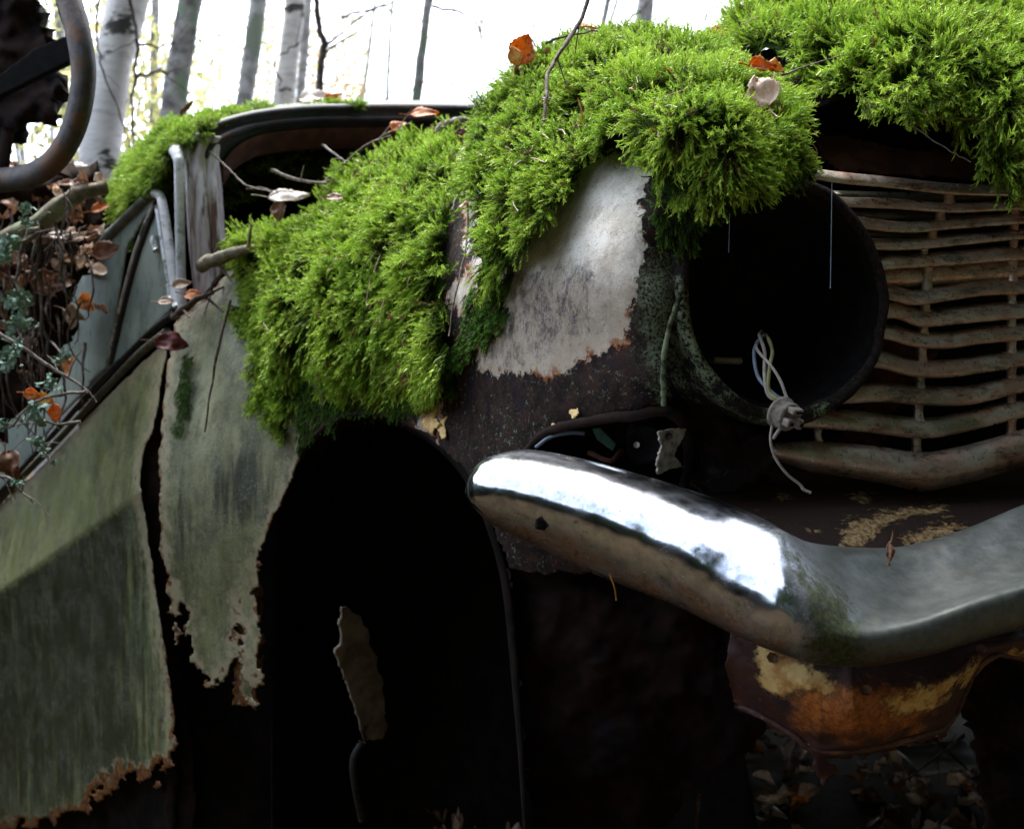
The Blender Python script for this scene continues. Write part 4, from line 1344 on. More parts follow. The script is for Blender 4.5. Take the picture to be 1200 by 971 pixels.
tube('quarter_light_frame', wq([(184, 242), (189, 275), (195, 315), (200, 352)], -0.006), 0.0055, mat['trim'], qg, n=8)
tube('catch', wq([(182, 276), (181, 284), (183, 294)], -0.012), [0.007, 0.009, 0.007], mat['trim'], qg, n=10)
tube('belt_seal', wq([(206, 366), (180, 386), (150, 415), (118, 446), (70, 500), (20, 555), (-40, 620)], -0.008), 0.0065, mat['rubber'], door, n=8)
tube('belt_moulding', PL([(x, y, float(ddep(np.array([x]), np.array([y]))[0]) - 0.006) for x, y in ((196, 388), (160, 418), (110, 470), (60, 524), (0, 586), (-60, 650))]), 0.008, mat['greentrim'], door, n=10)
# interior darkness behind the side windows
gsurf('rear_pillar', [
    [(125, 262, 2.6), (60, 480, 2.75)],
    [(95, 330, 3.2), (-30, 600, 3.2)],
], mat['rustdark'], nu=8, nv=8)
# floor pan, enlarged to shade the ground beneath, & firewall closing the wreck below
Vf, ff = box_geo([0.75, 3.3, 0.42], 2.2, 3.6, 0.05, Matrix.Rotation(rad(33), 3, 'Z'))
mesh('enlarged_floor_pan', Vf, ff, mat['rustdark'], car, smooth=False)
gsurf('firewall', [
    [(225, 380, 2.14), (225, 800, 2.16)],
    [(420, 260, 2.30), (420, 800, 2.34)],
    [(735, 200, 2.8), (735, 680, 2.8)],
], mat['dark'], nu=10, nv=10)
gsurf('far_fender_screen', [  # far fender drawn down to the ground to block light under the car
    [(1420, 110, 1.5), (1440, 300, 1.5), (1430, 1000, 1.5)],
    [(1400, 120, 2.0), (1480, 300, 2.0), (1460, 960, 2.0)],
    [(1180, 165, 2.9), (1240, 280, 2.9), (1240, 840, 2.9)],
], mat['rustdark'], nu=16, nv=16)

# ================================================================ MOSS
moss_patch('moss_on_headlight_crown',
           [(566, 330), (554, 290), (558, 220), (566, 160), (572, 120), (600, 85), (650, 55), (700, 42), (760, 34), (820, 45), (862, 66), (908, 100),
            (926, 130), (938, 170), (946, 192), (900, 205), (850, 215), (800, 225), (768, 205), (752, 150), (722, 148), (690, 172), (668, 208), (640, 250), (600, 296)],
           [(560, 320, 1.33), (545, 220, 1.42), (560, 150, 1.52), (600, 85, 1.56), (650, 55, 1.58), (700, 42, 1.56), (760, 34, 1.52), (820, 44, 1.46), (870, 64, 1.40), (920, 98, 1.36),
            (620, 250, 1.22), (620, 160, 1.36), (700, 170, 1.235), (700, 110, 1.30), (700, 70, 1.42), (800, 200, 1.09), (800, 130, 1.10), (800, 80, 1.24),
            (880, 190, 1.11), (880, 130, 1.14), (890, 95, 1.26), (950, 190, 1.20), (940, 150, 1.22)],
           [(548, 205), (560, 155), (575, 118), (602, 84), (650, 55), (700, 42), (760, 34), (820, 44), (862, 64), (908, 98), (930, 145)],
           'thick bright moss cushion over the fender crown above the empty headlight', seed=100, lockv=38.0, L=(0.017, 0.030), rag=8)
moss_patch('moss_on_fender',
           [(285, 268), (335, 268), (385, 243), (408, 208), (446, 182), (485, 166), (520, 156), (538, 162), (526, 250), (519, 330), (514, 380), (520, 420), (508, 435), (470, 448), (420, 450), (390, 452),
            (365, 430), (340, 430), (322, 405), (330, 370), (318, 330), (290, 300)],
           [(285, 260, 2.02), (330, 250, 1.98), (380, 225, 1.95), (400, 190, 1.98), (440, 165, 1.98), (480, 150, 1.95), (540, 145, 1.85),
            (320, 320, 1.84), (320, 410, 1.74), (380, 300, 1.72), (370, 400, 1.64), (430, 240, 1.74), (430, 350, 1.56), (420, 450, 1.64), (350, 430, 1.76), (500, 450, 1.52), (500, 220, 1.62), (500, 330, 1.46), (510, 430, 1.42), (540, 250, 1.48), (540, 340, 1.38)],
           [(285, 270), (335, 268), (385, 243), (408, 208), (446, 182), (485, 166), (520, 156), (538, 162)],
           'long bright moss mat sloping over the fender behind the seam', seed=200, lockv=62.0, side=1.5, droop=1.0, L=(0.020, 0.038), rag=10)
moss_patch('moss_on_bonnet',
           [(850, 38), (880, 10), (920, -30), (1000, -70), (1120, -90), (1300, -80), (1420, -40), (1420, 190), (1300, 200), (1200, 195), (1180, 200), (1165, 150), (1140, 130), (1100, 112), (1068, 128), (1040, 122),
            (1015, 88), (985, 96), (948, 78), (908, 56), (868, 48)],
           [(850, 38, 1.66), (880, 10, 1.72), (920, -30, 1.75), (1000, -70, 1.8), (1120, -90, 1.8), (1300, -80, 1.8), (1420, -40, 1.8),
            (880, 50, 1.50), (940, 90, 1.36), (985, 105, 1.30), (960, 40, 1.42), (1040, 110, 1.24), (1040, 40, 1.33), (1100, 105, 1.22), (1140, 50, 1.28), (1150, 130, 1.20), (1200, 180, 1.20), (1200, 80, 1.24),
            (1300, 190, 1.22), (1300, 80, 1.28), (1420, 180, 1.26), (1420, 60, 1.34)],
           [(850, 38), (880, 10), (920, -30), (1000, -70), (1120, -90), (1300, -80), (1420, -40)],
           'shaggy bright moss hanging over the bonnet edge above the grille', seed=300, L=(0.022, 0.042), rag=10, dens=46000)
moss_patch('moss_on_roof',
           [(122, 255), (130, 225), (150, 190), (185, 158), (220, 143), (270, 133), (330, 128), (340, 128), (280, 140), (240, 150), (215, 168), (200, 172), (185, 200), (165, 225), (145, 240), (135, 262)],
           [(122, 255, 2.5), (130, 225, 2.55), (150, 190, 2.5), (185, 158, 2.42), (220, 143, 2.36), (270, 133, 2.40), (330, 128, 2.4), (240, 150, 2.12), (215, 168, 2.08), (185, 200, 2.14), (150, 235, 2.3), (135, 260, 2.42), (280, 138, 2.2)],
           [(122, 255), (130, 225), (150, 190), (185, 158), (220, 143), (270, 133), (330, 127), (420, 122)],
           'soft moss strip along the roof edge behind the window pillar', seed=400, L=(0.018, 0.032), rag=4, dens=60000, back=(0.15, 0.5))


def moss_strand_cloud(name, polys, dep, label, dens=70000, L=(0.008, 0.016), m='mossdark', seed=0, lump=0.004, rag=8, droop=0.9, offs=0.004):
    Vs, Fs, T, TI, off = [], [], [], [], 0
    for i, poly in enumerate(polys):
        V, f, Xv, Yv, s = sheet_geo(poly, lambda X, Y: dep(X, Y) - offs - lump * (0.5 + 0.5 * fbm(X / 20, Y / 20, seed=seed + i)), 3, rag, 14, seed=seed + i)
        f = f[:, ::-1]
        a, b_, c_ = V[f[:, 0]], V[f[:, 1]], V[f[:, 2]]
        ar = np.linalg.norm(np.cross(b_ - a, c_ - a), axis=1).sum()
        n = max(20, int(ar * dens))
        pts, nn, _ = sample_surface(V, f, n, seed + i)
        ln = np.random.default_rng(seed + i).uniform(L[0], L[1], n)
        Vm, Fm, at = scatter_moss(pts, nn, ln, droop, seed + i)
        Vs.append(Vm); Fs.append(Fm + off); off += len(Vm)
        T.append(at['t']); TI.append(at['tint'])
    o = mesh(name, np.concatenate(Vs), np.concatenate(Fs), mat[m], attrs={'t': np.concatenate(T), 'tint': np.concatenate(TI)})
    return tag(o, label, 'moss', kind='stuff')


sdp = lambda X, Y: fd(X, Y) - 0.006
moss_strand_cloud('moss_on_side_panel', [[(217, 415), (228, 420), (222, 470), (210, 515), (203, 505), (206, 460)]], sdp,
                  'narrow streak of small green moss on the side panel next to the door', seed=510, rag=5, dens=150000, L=(0.006, 0.012))
moss_strand_cloud('moss_fringe_by_scuttle', [[(270, 285), (330, 270), (330, 430), (345, 520), (325, 500), (300, 470), (290, 400), (275, 350)]], sdp,
                  'ragged hanging moss fringe between side panel and bright moss mat', seed=520, rag=12, dens=80000, L=(0.014, 0.028), m='moss')
moss_strand_cloud('moss_above_wheel_arch', [[(345, 430), (380, 460), (440, 450), (520, 420), (560, 340), (600, 310), (592, 370), (560, 400), (530, 440), (510, 470), (450, 482), (395, 488), (350, 520)]], fd,
                  'dark low moss creeping down to the wheel arch edge', seed=530, rag=10, dens=90000, L=(0.010, 0.02))
moss_strand_cloud('moss_by_headlight_rim', [[(770, 210), (850, 200), (950, 195), (935, 215), (870, 225), (820, 262), (800, 300), (785, 290), (768, 250)]], lambda X, Y: fd(X, Y) - 0.012,
                  'dark moss hanging around the top of the headlight rim', seed=540, rag=8, dens=90000, L=(0.012, 0.024))
# hanging strand off the bonnet
Vs, Fs, T, TI, off = [], [], [], [], 0
for i, (pts, n, ln) in enumerate([([(1170, 120), (1180, 170), (1186, 210), (1185, 236)], 170, 0.014), ([(1060, 110), (1066, 132), (1068, 142)], 60, 0.016),
                                  ([(1120, 110), (1100, 118), (1096, 120)], 50, 0.014), ([(1200, 150), (1196, 190), (1202, 205)], 120, 0.018), ([(1160, 130), (1155, 175), (1150, 200)], 120, 0.016),
                                  ([(1000, 95), (1012, 118), (1015, 128)], 60, 0.014), ([(1175, 130), (1168, 165), (1165, 188)], 130, 0.018)]):
    q = crom(np.array(pts, float), 60)
    ii = RNG.integers(0, 60, n)
    p = P(q[ii, 0] + RNG.normal(0, 2.2, n), q[ii, 1], 1.19 + RNG.normal(0, 0.006, n))
    nn = RNG.normal(0, 1, (n, 3)); nn[:, 2] -= 0.9; nn[:, 1] -= 0.3
    nn /= np.linalg.norm(nn, axis=1)[:, None]
    Vm, Fm, at = scatter_moss(p, nn, RNG.uniform(ln * 0.6, ln, n), 0.7, 600 + i)
    Vs.append(Vm); Fs.append(Fm + off); off += len(Vm); T.append(at['t']); TI.append(at['tint'])
tag(mesh('moss_strands', np.concatenate(Vs), np.concatenate(Fs), mat['moss'], attrs={'t': np.concatenate(T), 'tint': np.concatenate(TI)}),
    'thin moss strands dangling in front of the grille top', 'moss', kind='stuff')

# ================================================================ LEAVES
def leaf_mat(name, a, b, c, transl=0.3):
    m = M(name)
    n = m.noise(70, 5, 0.7)
    n2 = m.noise(260, 4, 0.7)
    col = m.mix(m.step(n, 0.38, 0.62), a, b)
    col = m.mix(m.step(n2, 0.56, 0.64, 0, 0.85), col, c)
    col = m.mix(m.step(m.noise(32, 6, 0.7), 0.52, 0.60, 0, 0.55), col, c)
    m.out(col, 0.5, 0, m.bump(n2, 0.4, 0.0008), 0.4)
    tr = m.n.new('ShaderNodeBsdfTranslucent')
    m.l.new(col, tr.inputs['Color'])
    mx = m.n.new('ShaderNodeMixShader')
    mx.inputs[0].default_value = transl
    m.l.new(m.b.outputs[0], mx.inputs[1])
    m.l.new(tr.outputs[0], mx.inputs[2])
    m.l.new(mx.outputs[0], m.n['Material Output'].inputs['Surface'])
    return m.m


LM = {
    'orange': leaf_mat('orange_leaf', (0.55, 0.16, 0.03), (0.65, 0.28, 0.05), (0.20, 0.05, 0.02), 0.5),
    'yellow': leaf_mat('yellow_orange_leaf', (0.62, 0.36, 0.06), (0.50, 0.22, 0.04), (0.22, 0.08, 0.02), 0.4),
    'pale': leaf_mat('pale_pinkish_leaf', (0.68, 0.54, 0.42), (0.58, 0.42, 0.30), (0.42, 0.25, 0.16), 0.3),
    'beige': leaf_mat('beige_leaf', (0.46, 0.34, 0.24), (0.38, 0.26, 0.18), (0.18, 0.10, 0.07), 0.3),
    'brown': leaf_mat('brown_leaf', (0.26, 0.13, 0.07), (0.17, 0.08, 0.045), (0.07, 0.035, 0.02), 0.2),
    'red': leaf_mat('dark_red_leaf', (0.14, 0.025, 0.025), (0.20, 0.05, 0.04), (0.05, 0.015, 0.015), 0.25),
    'white': leaf_mat('bleached_leaf', (0.80, 0.74, 0.70), (0.66, 0.56, 0.50), (0.45, 0.34, 0.28), 0.3),
}


def leaf_geo(c, nrm, tipdir, size, aspect=0.75, curl=0.35, seed=0, kind='ovate', stalk=True):
    rg = np.random.default_rng(seed)
    nu, nv = 15, 11
    u = np.linspace(0, 1, nu)
    v = np.linspace(-1, 1, nv)
    if kind == 'ovate':
        wv = np.sin(np.pi * np.clip(u, 0, 1) ** 0.75) ** 0.85 * (1 - 0.12 * u)
    else:
        wv = np.sin(np.pi * u) ** 0.6
    serr = 1 + 0.07 * np.sin(u * 46) + 0.10 * vnoise(u * 5, 0.3, seed=seed)
    U, Vv = np.meshgrid(u, v, indexing='ij')
    x = Vv * (wv * serr)[:, None] * aspect * 0.5
    y = U - 0.5
    z = curl * (x ** 2 * 1.6 - 0.25 * (U - 0.4) ** 2) + 0.10 * fbm(U * 3, Vv * 1.5, seed=seed, octv=2) * curl * 2 + 0.05 * np.abs(Vv) * 0.5
    loc = np.stack([x, y, z], -1).reshape(-1, 3) * size
    n = np.asarray(nrm, float); n /= np.linalg.norm(n)
    t = np.asarray(tipdir, float); t = t - n * t.dot(n); t /= np.linalg.norm(t)
    s = np.cross(t, n)
    R = np.stack([s, t, n], 0)
    V = loc @ R + np.asarray(c)
    f = [tuple(q) for q in grid_faces(nu, nv)]
    if stalk:
        st = np.array([c + (-0.5 * t) * size, c + (-0.68 * t + 0.05 * n) * size, c + (-0.9 * t + 0.12 * n + 0.05 * s) * size])
        V2, f2 = tube_geo(st, 0.0009, n=5, sub=3)
        V, f = join_geo([(V, f), (V2, f2)])
    return V, f


def leaf(px, py, d, size, col, label, nrm=(0, -1, 0.3), tip=(1, 0, 0), group=None, **kw):
    V, f = leaf_geo(P(px, py, d), nrm, tip, size, seed=int(px * 7 + py), **kw)
    o = mesh('leaf', V, f, LM[col], thick=0.0004)
    return tag(o, label, 'leaf', group)


leaf(612, 58, 1.50, 0.050, 'orange', 'bright orange leaf standing upright at the left of the moss crown', (0.3, -1, 0.1), (0.45, 0, 1), aspect=0.8)
leaf(603, 66, 1.47, 0.030, 'yellow', 'small yellow leaf tucked in front of the upright orange leaf', (0.1, -1, 0.2), (-0.3, 0, 1))
leaf(690, 32, 1.55, 0.035, 'orange', 'rust orange leaf by the twig on top of the moss crown', (0.1, -0.5, 1), (1, 0, 0.1))
leaf(893, 107, 1.12, 0.042, 'pale', 'pale pinkish brown leaf lying on the moss right of the crown', (-0.25, -1, 0.35), (-0.35, 0, 1), aspect=0.85, curl=0.6)
leaf(893, 78, 1.20, 0.032, 'orange', 'curled orange brown leaf above the pale pinkish leaf', (0.2, -1, 0.6), (1, 0, 0.1), curl=0.8)
leaf(908, 80, 1.21, 0.024, 'yellow', 'little yellow leaf right beside the curled orange leaf', (-0.2, -1, 0.5), (0.8, 0, -0.6), curl=0.8)
leaf(941, 4, 1.55, 0.036, 'orange', 'orange leaf at the top edge on the bonnet moss', (0, -1, 0.7), (1, 0, 0.2))
leaf(842, 38, 1.60, 0.028, 'orange', 'small orange leaf in the dip between crown moss and bonnet moss', (0.2, -1, 0.6), (1, 0, 0.4))
leaf(339, 230, 1.88, 0.070, 'white', 'large bleached leaf lying at the scuttle beneath the windscreen', (0.1, -0.75, 0.9), (1, 0.2, 0.15), aspect=0.62)
leaf(327, 247, 1.88, 0.040, 'brown', 'dark brown leaf beneath the large bleached leaf', (-0.2, -1, 0.2), (0.1, 0, -1))
leaf(125, 294, 2.22, 0.055, 'brown', 'brown leaf stuck on the side window edge', (-0.1, -1, 0.2), (1, 0, 0.4), aspect=0.85)
leaf(86, 368, 2.12, 0.045, 'beige', 'beige shrivelled leaf hanging before the dark brush', (-0.1, -1, 0.1), (0.8, 0, -0.4), curl=0.9)
leaf(201, 402, 1.97, 0.060, 'red', 'dark wine red leaf at the top corner of the door', (0.1, -0.9, 0.5), (1, 0, -0.05), aspect=0.7, curl=0.8)
leaf(195, 353, 1.99, 0.030, 'pale', 'pale small leaf at the pillar foot', (0, -0.8, 0.7), (1, 0, 0.1))
leaf(228, 347, 1.98, 0.040, 'orange', 'orange leaf at the foot of the windscreen pillar', (0, -0.8, 0.7), (1, 0, -0.3))
leaf(213, 333, 2.0, 0.035, 'beige', 'beige leaf above the orange leaf at the pillar foot', (0.2, -0.8, 0.6), (1, 0, 0.5))
leaf(370, 114, 2.42, 0.075, 'white', 'white bleached leaf on the roof beside the orange leaf', (0, -0.8, 0.7), (1, 0, 0.1))
leaf(392, 117, 2.42, 0.055, 'orange', 'orange leaf on the roof right of the white leaf', (0, -0.9, 0.4), (0.6, 0, 0.8))
leaf(498, 134, 1.90, 0.050, 'orange', 'orange leaf in the twigs at the top end of the fender moss', (0, -0.7, 0.7), (1, 0, 0.2))
leaf(468, 148, 1.92, 0.040, 'orange', 'orange leaf left of the grey bark stick', (0.1, -0.7, 0.7), (0.5, 0, 1))
leaf(541, 160, 1.74, 0.028, 'red', 'small dark red leaf at the top of the seam between the moss mats', (0, -1, 0.2), (0.2, 0, -1))
leaf(393, 232, 1.72, 0.028, 'brown', 'brown leaf bit on the upper fender moss', (0, -0.7, 0.7), (1, 0, 0.1))
leaf(38, 462, 1.62, 0.026, 'orange', 'upper orange leaf among the lichened twigs', (-0.1, -1, 0.2), (1, 0, -0.2))
leaf(52, 468, 1.62, 0.028, 'yellow', 'middle orange yellow leaf among the lichened twigs', (0.1, -1, 0.2), (1, 0, -0.4))
leaf(65, 484, 1.62, 0.028, 'orange', 'lowest orange leaf among the lichened twigs', (0.1, -1, 0.1), (0.2, 0, -1))
leaf(14, 545, 1.66, 0.050, 'brown', 'dark curled brown leaf at the left edge beneath the lichened twigs', (0.1, -1, 0.1), (0.4, 0, -1), curl=0.9)
leaf(75, 276, 2.08, 0.060, 'white', 'white leaf on a stalk lying across the brush', (0, -0.8, 0.6), (1, 0, 0.15), aspect=0.45)
leaf(100, 277, 2.08, 0.050, 'pale', 'pale leaf touching the window frame end', (0, -0.8, 0.6), (1, 0, 0.7), aspect=0.5)
leaf(118, 244, 2.3, 0.04, 'orange', 'orange leaf in shade below the roof moss', (0, -0.8, 0.6), (1, 0, 0.7))
leaf(48, 280, 2.08, 0.042, 'brown', 'tan leaf on the brush beneath the log branch', (0, -1, 0.3), (1, 0, -0.3))
leaf(92, 206, 2.5, 0.10, 'white', 'big bleached leaf beneath the birch trunk foot', (0, -0.7, 0.8), (1, 0, -0.3))
leaf(218, 128, 2.42, 0.05, 'brown', 'thin brown leaf upright in the roof moss', (0, -1, 0.2), (0.7, 0, 1), aspect=0.3)
leaf(1043, 648, 0.99, 0.022, 'brown', 'tiny brown leaf curled on the top edge of the bumper', (0.4, -1, 0.2), (-0.3, 0, -1), aspect=0.4, curl=0.7)

# needles, bark crumbs and straw caught in the moss (uncountable)
dp = []
for j, (pts, nn, ln) in enumerate(DEB):
    rgd = np.random.default_rng(700 + j)
    up = np.where((nn[:, 1] < 0.2))[0]
    for i in rgd.choice(up, min(len(up), [70, 75, 60, 14][j]), replace=False):
        c = pts[i] + nn[i] * ln[i] * 0.55
        dv = rgd.normal(0, 1, 3); dv -= nn[i] * dv.dot(nn[i]) * 0.8; dv /= np.linalg.norm(dv)
        if rgd.uniform() < 0.72:
            L_ = rgd.uniform(0.006, 0.022)
            dp.append((tube_geo(np.array([c - dv * L_, c + nn[i] * 0.002 + rgd.normal(0, 0.001, 3), c + dv * L_]), rgd.uniform(0.0004, 0.0009), n=4, sub=3), 0))
        else:
            dp.append((leaf_geo(c, nn[i] + rgd.normal(0, 0.4, 3), dv, rgd.uniform(0.006, 0.014), seed=i, curl=0.9, stalk=False), 1))
V, f = join_geo([g for g, k in dp])
dbo = mesh('moss_debris', V, f, LM['beige'])
dbo.data.materials.append(LM['brown'])
dbo.data.polygons.foreach_set('material_index', np.concatenate([np.full(len(g[1]), k) for g, k in dp]).astype(np.int32))
tag(dbo, 'brown needles, straw and leaf crumbs caught in the bright moss', 'debris', kind='stuff')

# pine needles
for k, (x0, y0, x1, y1, d, lb) in enumerate([(714, 672, 722, 703, 1.02, 'single brown pine needle hanging under the bumper wing'),
                                             (677, 115, 682, 145, 1.20, 'brown pine needle in the crown moss shadow'),
                                             (779, 78, 798, 100, 1.17, 'forked straw pine needle on the crown moss'),
                                             (505, 252, 503, 300, 1.50, 'long straw needle lying down the fender moss')]):
    tag(tube('pine_needle', PL([(x0, y0, d), ((x0 + x1) / 2 + 2, (y0 + y1) / 2, d - 0.003), (x1, y1, d)]), 0.0008, LM['yellow'], n=5), lb, 'pine needle')

# ================================================================ TWIGS
def twig(name, pts, r, label, m='twig', r2=None, forks=0, cat='twig', seed=0, jit=0.0015, group=None):
    p = PL(pts)
    rl, r = r, (float(np.mean(r)) if np.ndim(r) else r)
    parts = [tube_geo(p, rl, n=7, sub=5, r2=r2 if r2 else r * 0.55, jit=jit, seed=seed)]
    rg = np.random.default_rng(seed)
    c = crom(p, 40)
    for k in range(forks):
        i = rg.integers(8, 38)
        dr = (c[min(i + 2, 39)] - c[i - 2]); dr /= np.linalg.norm(dr)
        sd = rg.normal(0, 1, 3); sd -= dr * sd.dot(dr); sd /= np.linalg.norm(sd)
        L = min(r * rg.uniform(8, 26), 0.022 * max(1.0, pts[0][2] / 1.6) ** 2)
        q = np.array([c[i], c[i] + (dr * 0.6 + sd * 0.7) * L * 0.5, c[i] + (dr * 1.0 + sd * 1.3) * L])
        parts.append(tube_geo(q, r * 0.45, n=5, sub=4, r2=r * 0.2, jit=jit * 0.5, seed=seed + k))
    V, f = join_geo(parts)
    return tag(mesh(name, V, f, mat[m]), label, cat, group)


twig('twig', [(694, -30, 1.40), (686, 10, 1.38), (676, 32, 1.36), (664, 50, 1.33), (652, 68, 1.30), (642, 88, 1.27), (640, 120, 1.23), (637, 142, 1.21)], 0.0032, 'dark knobbly twig rising from the left of the crown moss', forks=3, seed=1)
twig('twig', [(640, 50, 1.46), (665, 42, 1.44), (700, 36, 1.46)], 0.002, 'short dark twig lying flat on top of the crown moss', seed=2)
twig('twig', [(545, 165, 1.62), (553, 190, 1.56), (548, 225, 1.5), (536, 232, 1.48), (530, 245, 1.46)], 0.0024, 'pale bent twig lying in the seam between the two moss mats', 'twigpale', seed=3, forks=2)
twig('twig', [(549, 240, 1.47), (546, 290, 1.4), (535, 340, 1.34), (526, 395, 1.31)], 0.0016, 'long thin brown stem hanging down the seam', seed=4)
twig('twig', [(563, 172, 1.5), (566, 195, 1.48)], 0.0012, 'short black twig over the pale paint near the seam', seed=5)
twig('twig', [(380, 215, 1.9), (420, 178, 1.92), (450, 160, 1.92), (480, 145, 1.9)], 0.004, 'dark stick along the upper edge of the fender moss', seed=6, forks=4)
twig('bark_stick', [(510, 156, 1.80), (520, 150, 1.80), (535, 143, 1.81), (548, 140, 1.83)], [0.004, 0.011, 0.009, 0.004], 'short thick grey bark stick at the top of the fender moss', 'twigpale', seed=7, cat='stick', r2=0.003)
twig('twig', [(548, 140, 1.83), (562, 133, 1.82), (575, 128, 1.8)], 0.0025, 'thin twig running on right of the bark stick', seed=8)
twig('twig', [(318, 199, 1.92), (340, 208, 1.90), (362, 213, 1.88), (384, 215, 1.87)], 0.0035, 'pale broken twig jutting left above the bleached leaf', 'twigpale', seed=9, forks=3)
twig('twig', [(378, 170, 1.95), (392, 180, 1.92), (405, 190, 1.9)], 0.0025, 'short twig sticking up against the dark windscreen opening', 'twigpale', seed=10, forks=1)
twig('twig', [(245, 178, 2.0), (260, 190, 2.0), (272, 202, 1.98), (285, 215, 1.96), (300, 221, 1.93), (318, 225, 1.9)], 0.0018, 'thin arching stem crossing the windscreen pillar', 'twigpale', seed=11)
twig('twig', [(288, 222, 1.95), (305, 220, 1.93), (322, 225, 1.9)], 0.0022, 'short reddish twig end left of the bleached leaf', seed=12)
twig('branch', [(236, 312, 1.98), (255, 303, 1.93), (275, 296, 1.90), (300, 290, 1.88)], [0.012, 0.013, 0.010, 0.006], 'lichened broken branch stub at the pillar foot', 'branch', seed=13, forks=3, cat='branch', r2=0.006)
twig('twig', [(203, 372, 2.0), (215, 362, 1.98), (232, 350, 1.97), (250, 343, 1.96)], 0.008, 'dark stick lying at the top corner of the side panel', seed=14, forks=3)
twig('twig', [(262, 320, 1.93), (250, 330, 1.93), (247, 345, 1.93), (238, 370, 1.93)], 0.002, 'thin dark twig drooping over the side panel', seed=15, forks=2)
twig('twig', [(270, 352, 1.88), (258, 400, 1.86), (248, 450, 1.85), (240, 506, 1.85)], [0.0022, 0.0026, 0.002, 0.0015], 'long dark stem hanging straight down the side panel', seed=16)
twig('twig', [(326, 320, 1.76), (324, 350, 1.75), (316, 385, 1.74)], 0.0022, 'brown stem hanging in the moss fringe', seed=17)
twig('twig', [(915, 88, 1.20), (950, 76, 1.22), (990, 64, 1.24)], 0.0011, 'thin grey twig bridging the gap to the bonnet moss', 'twigpale', seed=18)
twig('twig', [(1065, 143, 1.19), (1090, 163, 1.19), (1120, 180, 1.19), (1138, 190, 1.19)], 0.0009, 'thin pale stem below the bonnet moss', 'twigpale', seed=19)
twig('twig', [(1100, 0, 1.35), (1130, 14, 1.33), (1152, 24, 1.3)], 0.0016, 'dark thin twig on the bonnet moss at the top right', seed=20)
twig('twig', [(1165, 52, 1.24), (1185, 64, 1.23), (1215, 76, 1.23)], 0.0016, 'brown straw at the right edge of the bonnet moss', seed=21)
twig('twig', [(550, -20, 1.6), (560, 0, 1.6)], 0.001, 'tiny twig tip at the top of the photo', seed=22) if False else None
tag(tube('spider_thread', PL([(975, 212, 1.10), (974, 280, 1.10), (973, 338, 1.10)]), 0.0004, mat['thread'], n=5), 'long pale blue spider thread hanging in the headlight opening', 'thread')
tag(tube('spider_thread', PL([(855, 250, 1.11), (854, 296, 1.11)]), 0.0003, mat['thread'], n=5), 'short faint spider thread at the left in the headlight opening', 'thread')

# log branch at left
twig('branch', [(-40, 320, 2.05), (10, 282, 2.05), (45, 262, 2.06), (75, 238, 2.07), (95, 226, 2.08), (126, 220, 2.1)], [0.024, 0.022, 0.019, 0.017, 0.015, 0.013],
     'thick pale branch lying over the brush at the left', 'branch', seed=30, forks=2, cat='branch', r2=0.012)

# ---- lichened twigs, lower left ------------------------------------------------
def lichen_tuft(center, size, seed):
    rg = np.random.default_rng(seed)
    parts = []
    for k in range(int(14)):
        c = np.asarray(center) + rg.normal(0, size * 0.45, 3)
        n = rg.normal(0, 1, 3); n[1] -= 0.8; n /= np.linalg.norm(n)
        t = np.cross(n, rg.normal(0, 1, 3)); t /= np.linalg.norm(t)
        s = np.cross(n, t)
        m_ = 9
        th = np.linspace(0, 2 * np.pi, m_, endpoint=False)
        r = size * rg.uniform(0.25, 0.55) * (1 + 0.4 * rg.uniform(-1, 1, m_))
        V = c + (np.cos(th) * r)[:, None] * t + (np.sin(th) * r)[:, None] * s + (rg.uniform(-.15, .25, m_) * size)[:, None] * n
        V = np.concatenate([V, [c]])
        parts.append((V, [(i, (i + 1) % m_, m_) for i in range(m_)]))
    return parts


def lich_twig(pts, r, label, tufts, seed, forks=3):
    t = empty('lichened_twig', Vector(P(pts[0][0], pts[0][1], pts[0][2])), label, 'twig', 'lichened twigs at the left')
    p = PL(pts)
    parts = [tube_geo(p, r, n=7, sub=5, r2=r * 0.5, jit=0.002, seed=seed)]
    rg = np.random.default_rng(seed)
    c = crom(p, 40)
    for k in range(forks):
        i = rg.integers(6, 38)
        dr = rg.normal(0, 1, 3); dr[1] *= 0.3; dr /= np.linalg.norm(dr)
        L = rg.uniform(0.02, 0.05)
        parts.append(tube_geo(np.array([c[i], c[i] + dr * L * 0.5 + [0, 0, 0.004], c[i] + dr * L]), r * 0.5, n=5, sub=4, r2=r * 0.2, jit=0.001, seed=seed + k))
    V, f = join_geo(parts)
    mesh('stem', V, f, mat['twigpale'], t)
    for k, (x, y, s_) in enumerate(tufts):
        V, f = join_geo(lichen_tuft(P(x, y, pts[0][2] - 0.004), s_, seed * 31 + k))
        mesh('lichen', V, f, mat['lichen'], t, smooth=False)
    return t


lich_twig([(-20, 382, 1.62), (20, 402, 1.62), (60, 430, 1.62), (84, 444, 1.62), (102, 458, 1.62)], 0.0032, 'lichened twig running down right from the left edge, tip before the window sill',
          [(8, 415, 0.014), (22, 404, 0.010), (70, 420, 0.008), (12, 425, 0.012)], 41)
lich_twig([(102, 458, 1.60), (75, 462, 1.60), (48, 468, 1.60), (30, 480, 1.60), (12, 500, 1.60), (-10, 505, 1.60)], 0.0026, 'lichened twig curving left under the orange leaves',
          [(40, 480, 0.014), (48, 492, 0.010), (2, 498, 0.009), (58, 450, 0.014)], 42)
lich_twig([(95, 495, 1.61), (70, 497, 1.61), (45, 492, 1.61), (42, 520, 1.61), (52, 530, 1.61), (60, 543, 1.61)], 0.0024, 'lowest lichened twig bending down over the door paint',
          [(42, 518, 0.011), (50, 525, 0.009), (35, 486, 0.010), (62, 541, 0.005)], 43, 4)
